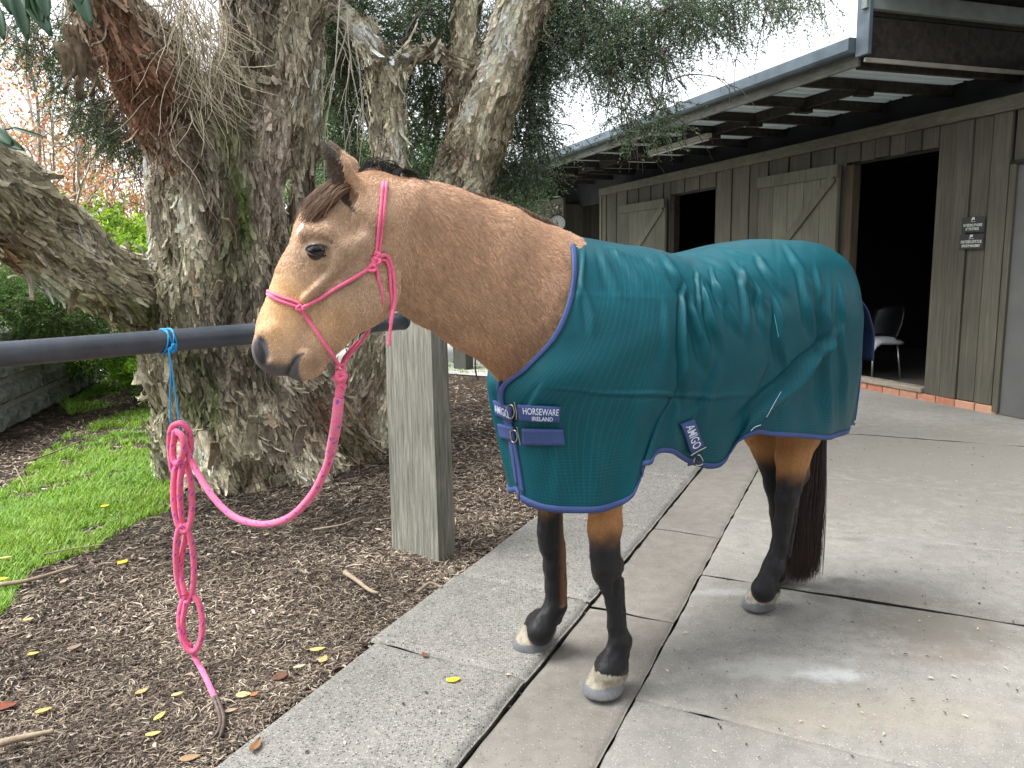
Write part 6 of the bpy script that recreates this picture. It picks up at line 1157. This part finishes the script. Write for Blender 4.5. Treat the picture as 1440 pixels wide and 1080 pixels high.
hook = MB(); Pk = [P(x, y, 2.42) for x, y in ((967, 654), (975, 652), (990, 650))]; hook.tube(Pk, .004, 6); hook.tube([P(980, 640, 2.41), P(978, 652, 2.42)], .003, 6); hook.build('surcingle_hook', simple('black_web', (.015, .016, .03), .6), rug)
# stitched seam marks near the flank
wire('flank_stitching', [(1098, 552), (1088, 568), (1076, 586)], .0008, txm, rug, off=.006); wire('flank_stitching', [(1068, 596), (1060, 600), (1055, 605)], .0012, txm, rug, off=.006); wire('dart_stitching', [(1089, 443), (1095, 474)], .0009, simple('thread', (.12, .4, .42)), rug, off=.004)
# tail flap, royal blue edge showing behind the rump
zr = np.linspace(1.26, .99, 16); yr = np.linspace(.02, .12, 10); rr_ = np.interp(zr, [.8, .95, 1.1, 1.2, 1.30], [B_(1198, 560, 0)[0], B_(1207, 500, 0)[0], B_(1206, 450, 0)[0], B_(1198, 425, 0)[0], B_(1178, 386, 0)[0]]) + .05
Wt = np.array([[h2w(np.array([rr_[i] + .025 - .015 * math.sin(i / 15 * 3.1) - .012 * math.cos(y * 14), y, zr[i]])) for y in yr] for i in range(16)]); band('tail_flap', Wt, .002, simple('navy_flap', (.012, .022, .07), .75, .2, 200))
# ================================================================== HALTER
pinkm = M('pink_rope'); pn = pinkm.noise(pinkm.coord(), 260, 2); pinkm.base(pinkm.mix(1., pinkm.attr(), pinkm.ramp(pn, (.3, .72), (.7, 1.12)), 'MULTIPLY')); pinkm.rough(.75); pinkm.bump(pn, .0012, .8); pinkm.set(Sheen_Weight=.2)
PINK = (.84, .135, .26)
def rope(name, pts, r, parent, fleck=True, col=PINK, step=.003, n=14, mat=None, fleckc=(.16, .03, .42), pale=0.):
    W = np.array(pts, float); S = spline(W, len(W) * 24); L = np.concatenate([[0], np.cumsum(np.linalg.norm(np.diff(S, axis=0), axis=1))]); K = max(int(L[-1] / step), 8)
    S = np.stack([np.interp(np.linspace(0, L[-1], K), L, S[:, m]) for m in range(3)], 1); mb = MB(); mb.tube(S, r if np.ndim(r) == 0 else np.interp(np.linspace(0, 1, K), np.linspace(0, 1, len(r)), r), n)
    cc = np.tile(np.array(col, float), (K * n, 1)); I, J = np.divmod(np.arange(K * n), n); l = I * step
    if fleck:
        for ph, jj in ((0, 0), (.5, n // 2), (.25, n // 4 + 1)):
            f_ = (((l / .042 + ph) % 1) < .30) & (((J - jj - (I * .22).astype(int)) % n) < 1); cc[f_] = fleckc
    if pale > 0: b_ = ((I * 3 + J * 5) % 7 < 2) & (vnoise(np.stack([I * .3, J * .9, I * 0.], 1), 4) > -.2); cc[b_] = cc[b_] * (1 - pale) + np.array([.3, .28, .32]) * pale
    mb.c = [cc]; return mb.build(name, mat or pinkm.m, parent, smooth=True, colors=True)
halter = empty('rope_halter', 'pink knotted rope halter on the horse head', 'halter', h2w(H_(520, 300, 0)))
def hp(x, y, off=.005): return hit(bvh_h, x, y, off, 2.0)[0]
far = lambda p, e=0.: p - HDL * (2 * ((p - HD0) @ HDL)) if True else p
def hrope(px, r=.0042, **k): return rope('cord', [hp(*q) if len(q) < 4 else np.array(q[:3]) for q in px], r, halter, fleck=False, **k)
crown = [(540, 262), (539, 275), (536, 305), (532, 335), (529, 358)]
over = h2w(H_(541, 256, 0.)) + np.array([0, 0, .004])
for dx in (-2.2, 2.4):
    A = [hp(x + dx, y) for x, y in crown]; rope('crown_piece', [far(A[1]) , far(A[0]), over + HDF * dx * -.0015, *A], .0040, halter, fleck=False)
rope('noseband', [hp(522, 376), hp(500, 390), hp(476, 404), hp(450, 419), hp(430, 430), hp(423, 433)], .0046, halter, fleck=False)
A = [hp(423, 432), hp(412, 429), hp(400, 425), hp(390, 421), hp(383, 417)]; fr = h2w(H_(378.5, 413, 0)); rope('noseband', [*A, fr + HDF * .004, far(A[-1]), far(A[-2]), far(A[-3])], .0044, halter, fleck=False)
rope('noseband', [*[hp(x + 1, y - 5) for x, y in ((423, 432), (412, 428), (398, 424), (386, 419))], fr + HDF * .004 + np.array([0, 0, .007]), far(hp(386, 414))], .0036, halter, fleck=False)
LK = P(479, 516, 2.035)
rope('chin_cord', [hp(423, 434), hp(434, 450), hp(447, 468), hp(458, 485), P(469, 501, 1.99), LK + np.array([-.004, 0, .004])], .0046, halter, fleck=False)
rope('chin_cord', [LK + np.array([.004, .01, .004]), P(488, 504, 2.06), P(498, 492, 2.09), P(508, 481, 2.11), P(520, 462, 2.12)], .0050, halter, fleck=False)
rope('chin_cord', [LK + np.array([.0, .012, .004]), P(484, 503, 2.07), P(494, 490, 2.1), P(503, 480, 2.12)], .0045, halter, fleck=False)
def knot(c, R, r, turns, nrm, parent, name='knot', tilt=0.3, seed=0, **k):
    c = np.array(c); nrm = np.array(nrm) / np.linalg.norm(nrm); u = np.cross(nrm, [0, 0, 1.]); u /= np.linalg.norm(u); v = np.cross(u, nrm); pts = []
    for i in range(turns * 12 + 1): t = 2 * math.pi * i / 12; pts.append(c + R * (math.cos(t + seed) * u * (1 - .25 * math.sin(t * .5)) + math.sin(t + seed) * v * .8) + nrm * R * .55 * math.sin(t * 1.5 + 1) + v * R * .35 * math.sin(t / turns))
    return rope(name, pts, r, parent, fleck=False, **k)
nrm = HDL
for (x, y, R, r, tn_, sd_) in ((528, 358, .006, .0042, 2, 0), (526, 368, .0085, .0045, 3, 1), (522, 377, .007, .0045, 2, 2), (423, 433, .0065, .0042, 2, .5)): knot(hp(x, y, .008), R, r, tn_, nrm, halter, seed=sd_)
rope('loose_end', [hp(530, 362, .009), hp(540, 358, .008), hp(548, 368, .007), hp(552, 390, .006), hp(553, 420, .006), P(551, 448, 1.99), P(548, 470, 1.99), P(547, 486, 1.99)], [.0048, .0048, .0048, .0048, .0046, .0042, .004, .005], halter, fleck=False)
rope('loose_end', [hp(533, 366, .008), hp(541, 366, .007), hp(546, 380, .006), hp(548, 410, .006), hp(549, 432, .006), P(549, 455, 1.99)], .0040, halter, fleck=False)
rope('loose_end', [hp(527, 374, .007), hp(531, 392), hp(536, 410), hp(539, 429)], [.0046, .004, .003, .0018], halter, fleck=False)
# ================================================================== RAIL, POSTS
rA, rB = P(0, 499, 2.28), P(566, 451.5, 3.47); rz = (rA[2] + rB[2]) / 2
rdir = (rB - rA); rdir[2] = 0; rdir /= np.linalg.norm(rdir); rA2 = rA - rdir * 1.9; rA2[2] = rz; rB2 = rB.copy(); rB2[2] = rz
RR = .0385
pipe = M('black_pipe'); v = pipe.coord((1, 1, 1)); pn = pipe.noise(v, 6, 6, .7); sc_ = pipe.noise(pipe.coord((60, 60, 6)), 2, 4)
pipe.base(pipe.mix(pipe.ramp(pn, (.35, 0.), (.7, 1.)), (.03, .036, .048), (.065, .075, .092))); pipe.rough(pipe.ramp(sc_, (.3, .28), (.7, .5))); pipe.bump(sc_, .0008, .5); pipe.b.inputs['Specular IOR Level'].default_value = .6
rail = empty('hitching_rail', 'black round hitching rail the lead rope is tied to', 'hitching rail', tuple(rB2))
mb = MB(); ps = [rA2 + (rB2 - rA2) * t for t in np.linspace(0, 1, 40)]; mb.tube(ps, RR, 32); mb.build('pipe', pipe.m, rail, smooth=True)
mb = MB(); k = np.linspace(0, math.pi / 2, 7); mb.tube([rB2 + rdir * (math.sin(a) * .028 - .002) for a in k] , [max(RR * 1.03 * math.cos(a) ** .5, .004) for a in k], 24, cap=True); mb.build('end_cap', pipe.m, rail, smooth=True)
pw = wood('weathered_post', (.115, .112, .090), (.33, .32, .265), (26, 26, 1.5), 3, .014); 
def post(name, corners, ztop, label, cat, mat, lean=(0, 0), taper=1., group=None):
    c = np.mean(corners, 0); mb = MB(); N_z = 26; n = 8; V = []; F_ = []
    P4 = [np.array(q) for q in corners]; ring = []
    for i in range(4):
        for t in np.linspace(0, 1, 6)[:-1]: ring.append(P4[i] * (1 - t) + P4[(i + 1) % 4] * t)
    ring = np.array(ring); n = len(ring); m_ = ring.mean(0)
    for i, z in enumerate(np.linspace(-.05, ztop, N_z)):
        for p in ring:
            d = p - m_; cr = max(abs(d)) ; q = m_ + d * (1 + (taper - 1) * z / ztop); q = np.array([q[0] + lean[0] * z, q[1] + lean[1] * z, z]); s_ = float(vnoise(np.array([[p[0] * 40, p[1] * 40, z * 3.]]), 5)[0])
            V.append(q + np.append(d[:2] / np.linalg.norm(d[:2]) * s_ * .004, 0) + (np.array([0, 0, s_ * .006]) if i == N_z - 1 else 0))
    for i in range(N_z - 1):
        for j in range(n): a = i * n + j; b = i * n + (j + 1) % n; F_.append((a, b, b + n, a + n))
    V.append(np.array([m_[0] + lean[0] * ztop, m_[1] + lean[1] * ztop, ztop])); 
    for j in range(n): F_.append(((N_z - 1) * n + j, (N_z - 1) * n + (j + 1) % n, len(V) - 1))
    mb.add(V, F_); o = mb.build(name, mat, None); return tag(o, label, cat, group)
fc = G(617, 788); lc = P(550.5, 752, 3.84); lc[2] = 0; e1 = (lc - fc); e1[2] = 0; e1n = e1 / np.linalg.norm(e1); e2n = np.array([-e1n[1], e1n[0], 0]); e2n = e2n if e2n[1] > 0 else -e2n
wp = np.linalg.norm(e1); print('post width', wp, 'rail z', rA[2], rB[2], rz)
post('hitching_post', [fc, lc, lc + e2n * .11, fc + e2n * .11], 1.29, 'thick grey weathered timber post at the end of the black rail', 'post', pw, taper=.93)
pA = rA2 + rdir * .12 - np.cross(rdir, [0, 0, 1.]) * 0.; sA = np.cross(rdir, [0, 0, 1.]); bA = pA + (sA if sA[1] > 0 else -sA) * .15; bA[2] = 0
post('hitching_post', [bA + rdir * .1 - sA * .1, bA + rdir * .1 + sA * .1, bA - rdir * .1 + sA * .1, bA - rdir * .1 - sA * .1], 1.29, 'second grey timber post at the near end of the black rail, left of the picture', 'post', pw, taper=.93)
q1, q2 = G(638, 517), G(655, 519); pn2 = np.array([-(q2 - q1)[1], (q2 - q1)[0], 0]); pn2 /= np.linalg.norm(pn2)
post('timber_post', [q1, q2, q2 + pn2 * .14, q1 + pn2 * .14], 1.1, 'distant short timber post standing at the edge of the pale yard under the horse neck', 'post', wood('dark_post', (.07, .07, .06), (.13, .13, .11)))
# twine loop
tw = simple('blue_twine', (.02, .30, .62), .6, .2, 300); RT = P(237, 480, 10); 
def rail_at(px):  # rail point seen at this column
    a, b = 0., 1.
    for _ in range(40):
        m_ = (a + b) / 2; x, _y = proj(rA2 + (rB2 - rA2) * m_); a, b = (m_, b) if x < px else (a, m_)
    return rA2 + (rB2 - rA2) * a
rp = rail_at(233); YT = rp[1]; print('twine depth', YT, 'ground px', proj(np.array([rp[0], rp[1], 0])))
twine = empty('baling_twine', 'bright blue baling twine looped over the black rail holding the pink rope', 'twine', tuple(rp))
perp = np.cross(rdir, [0, 0, 1.])
def ring(off, rr=RR + .003, tiltx=0.): return [rp + rdir * (off + tiltx * math.sin(t)) + rr * (math.cos(t) * perp + math.sin(t) * np.array([0, 0, 1.])) for t in np.linspace(0, 2 * math.pi, 17)]
for off, tl in ((-.012, .01), (.006, .012), (.016, -.006), (.0, -.012)): rope('loop', ring(off, tiltx=tl), .0024, twine, fleck=False, col=(.02, .30, .62), mat=tw, n=7)
fx_ = -perp if (-perp) @ (C0 - rp) > 0 else perp; front = rp + fx_ * (RR + .006)
kb = front + np.array([0, 0, -.026]); knot(kb, .008, .0026, 4, fx_, twine, mat=tw, col=(.02, .3, .62)); knot(kb + np.array([.004, 0, .012]), .006, .0024, 3, fx_, twine, mat=tw, col=(.02, .3, .62), seed=1)
YC = kb[1] - .01
for xs in ([(237, 492), (240, 520), (239, 560), (240, 597), (246, 606), (252, 603)], [(238, 492), (243, 530), (249, 570), (254, 606), (250, 608)]):
    rope('strand', [kb] + [P(x, y, YC - .003 * i) for i, (x, y) in enumerate(xs)], .0026, twine, fleck=False, col=(.02, .3, .62), mat=tw, n=7)
for s_ in range(3): rope('loose_end', [kb, kb + np.array([-.012 - .004 * s_, -.006, .002]), kb + np.array([-.022, -.008, -.006 - .004 * s_])], .0012, twine, fleck=False, mat=tw, n=5)
# ================================================================== LEAD ROPE
lead = empty('lead_rope', 'pink lead rope with purple flecks hanging in a daisy chain from the blue twine', 'lead rope', tuple(P(250, 600, YC)))
RD = .0106
def LP(x, y, d=0.): return P(x, y, YC - .02 + d)
pth = [(479, 522, 2.03), (478, 545, 2.03), (475, 580, 2.04), (469, 620, 2.07), (458, 660, 2.12), (436, 700, 2.19), (404, 729, 2.27), (365, 737, 2.35), (325, 724, 2.43), (293, 690, 2.50), (270, 650, YC - .05), (258, 622, YC - .045), (250, 612, YC - .03)]
rope('standing_part', [P(*q) for q in pth], [.0118, .0118, .012, .0118, .0112, RD, RD, RD, RD, RD], lead)
rope('splice_cover', [P(476.5, 560, 2.028), P(474, 585, 2.03), P(470, 612, 2.05), P(464, 640, 2.09)], [.0138, .0145, .0142, .0128], lead, pale=.8, n=14)
for i in range(4): knot(P(479.5, 519 + i * 8, 2.028), .0105, .0058, 1, (0, -.3, 1) if i else (0, -1, .4), lead, seed=i * 1.3, name='wrap_knot', pale=.3 * (i % 2))
knot(P(479, 530, 2.02), .012, .006, 3, (.3, -1, .5), lead, name='wrap_knot', seed=2)
# top knot round the twine
rope('chain_link', [LP(240, 640, .02), LP(239, 618), LP(243, 600, -.015), LP(256, 596, -.02), LP(266, 608, -.01), LP(268, 630, 0), LP(262, 655, .01), LP(252, 668, .015), LP(243, 660, .02), LP(240, 640, .02)], RD, lead)
rope('chain_link', [LP(246, 606, -.03), LP(256, 614, -.045), LP(258, 634, -.045), LP(250, 652, -.035), LP(243, 640, -.02), LP(246, 606, -.03)], RD, lead)
def link(x0, y0, x1, y1, hw, lean=0., d=0., ph=1):
    p = []
    for t in np.linspace(0, 2 * math.pi, 17):
        yy = (y0 + y1) / 2 - (y1 - y0) / 2 * math.cos(t); xx = x0 + (x1 - x0) * (yy - y0) / (y1 - y0) + hw * math.sin(t) * (1 if abs(math.sin(t)) > .3 else 1.0); p.append(LP(xx, yy, d + .012 * ph * math.cos(t)))
    return p
rope('chain_link', link(255, 648, 259, 748, 13), RD, lead); rope('chain_link', [LP(256, 652, -.03), LP(253, 690, -.02), LP(256, 740, 0)], RD, lead)
rope('chain_link', link(257, 738, 263, 846, 12.5, ph=-1), RD * .96, lead); rope('chain_link', [LP(262, 745, .02), LP(254, 800, .01), LP(260, 836, .0)], RD * .95, lead)
gz = lambda x, y, z=.014: G(x, y, z)
rope('chain_link', link(267, 835, 270, 916, 16), RD * .96, lead); rope('chain_link', [LP(262, 846, -.01), LP(257, 880, 0), LP(264, 912, .0)], RD * .9, lead)
rope('tail_end', [LP(266, 905, .0), gz(275, 926, .03), gz(288, 950), gz(297, 970), gz(302, 981)], RD * .88, lead)
lt = M('leather'); ln = lt.noise(lt.coord(), 60, 5); lt.base(lt.ramp(ln, (.3, (.05, .032, .026)), (.7, (.14, .10, .085)))); lt.rough(.5); lt.bump(ln, .002)
for o_ in (-.007, .004): mb = MB(); mb.tube(spline(np.array([gz(303, 980, .014), gz(309, 995, .012), gz(313, 1012, .010), gz(310, 1028, .007), gz(303 + o_ * 500, 1040, .006)]) + np.array([o_, 0, 0]), 20), [.007] * 10 + [.0065] * 6 + [.004] * 4, 6); mb.build('leather_popper', lt.m, lead, smooth=True)
lettering_late()
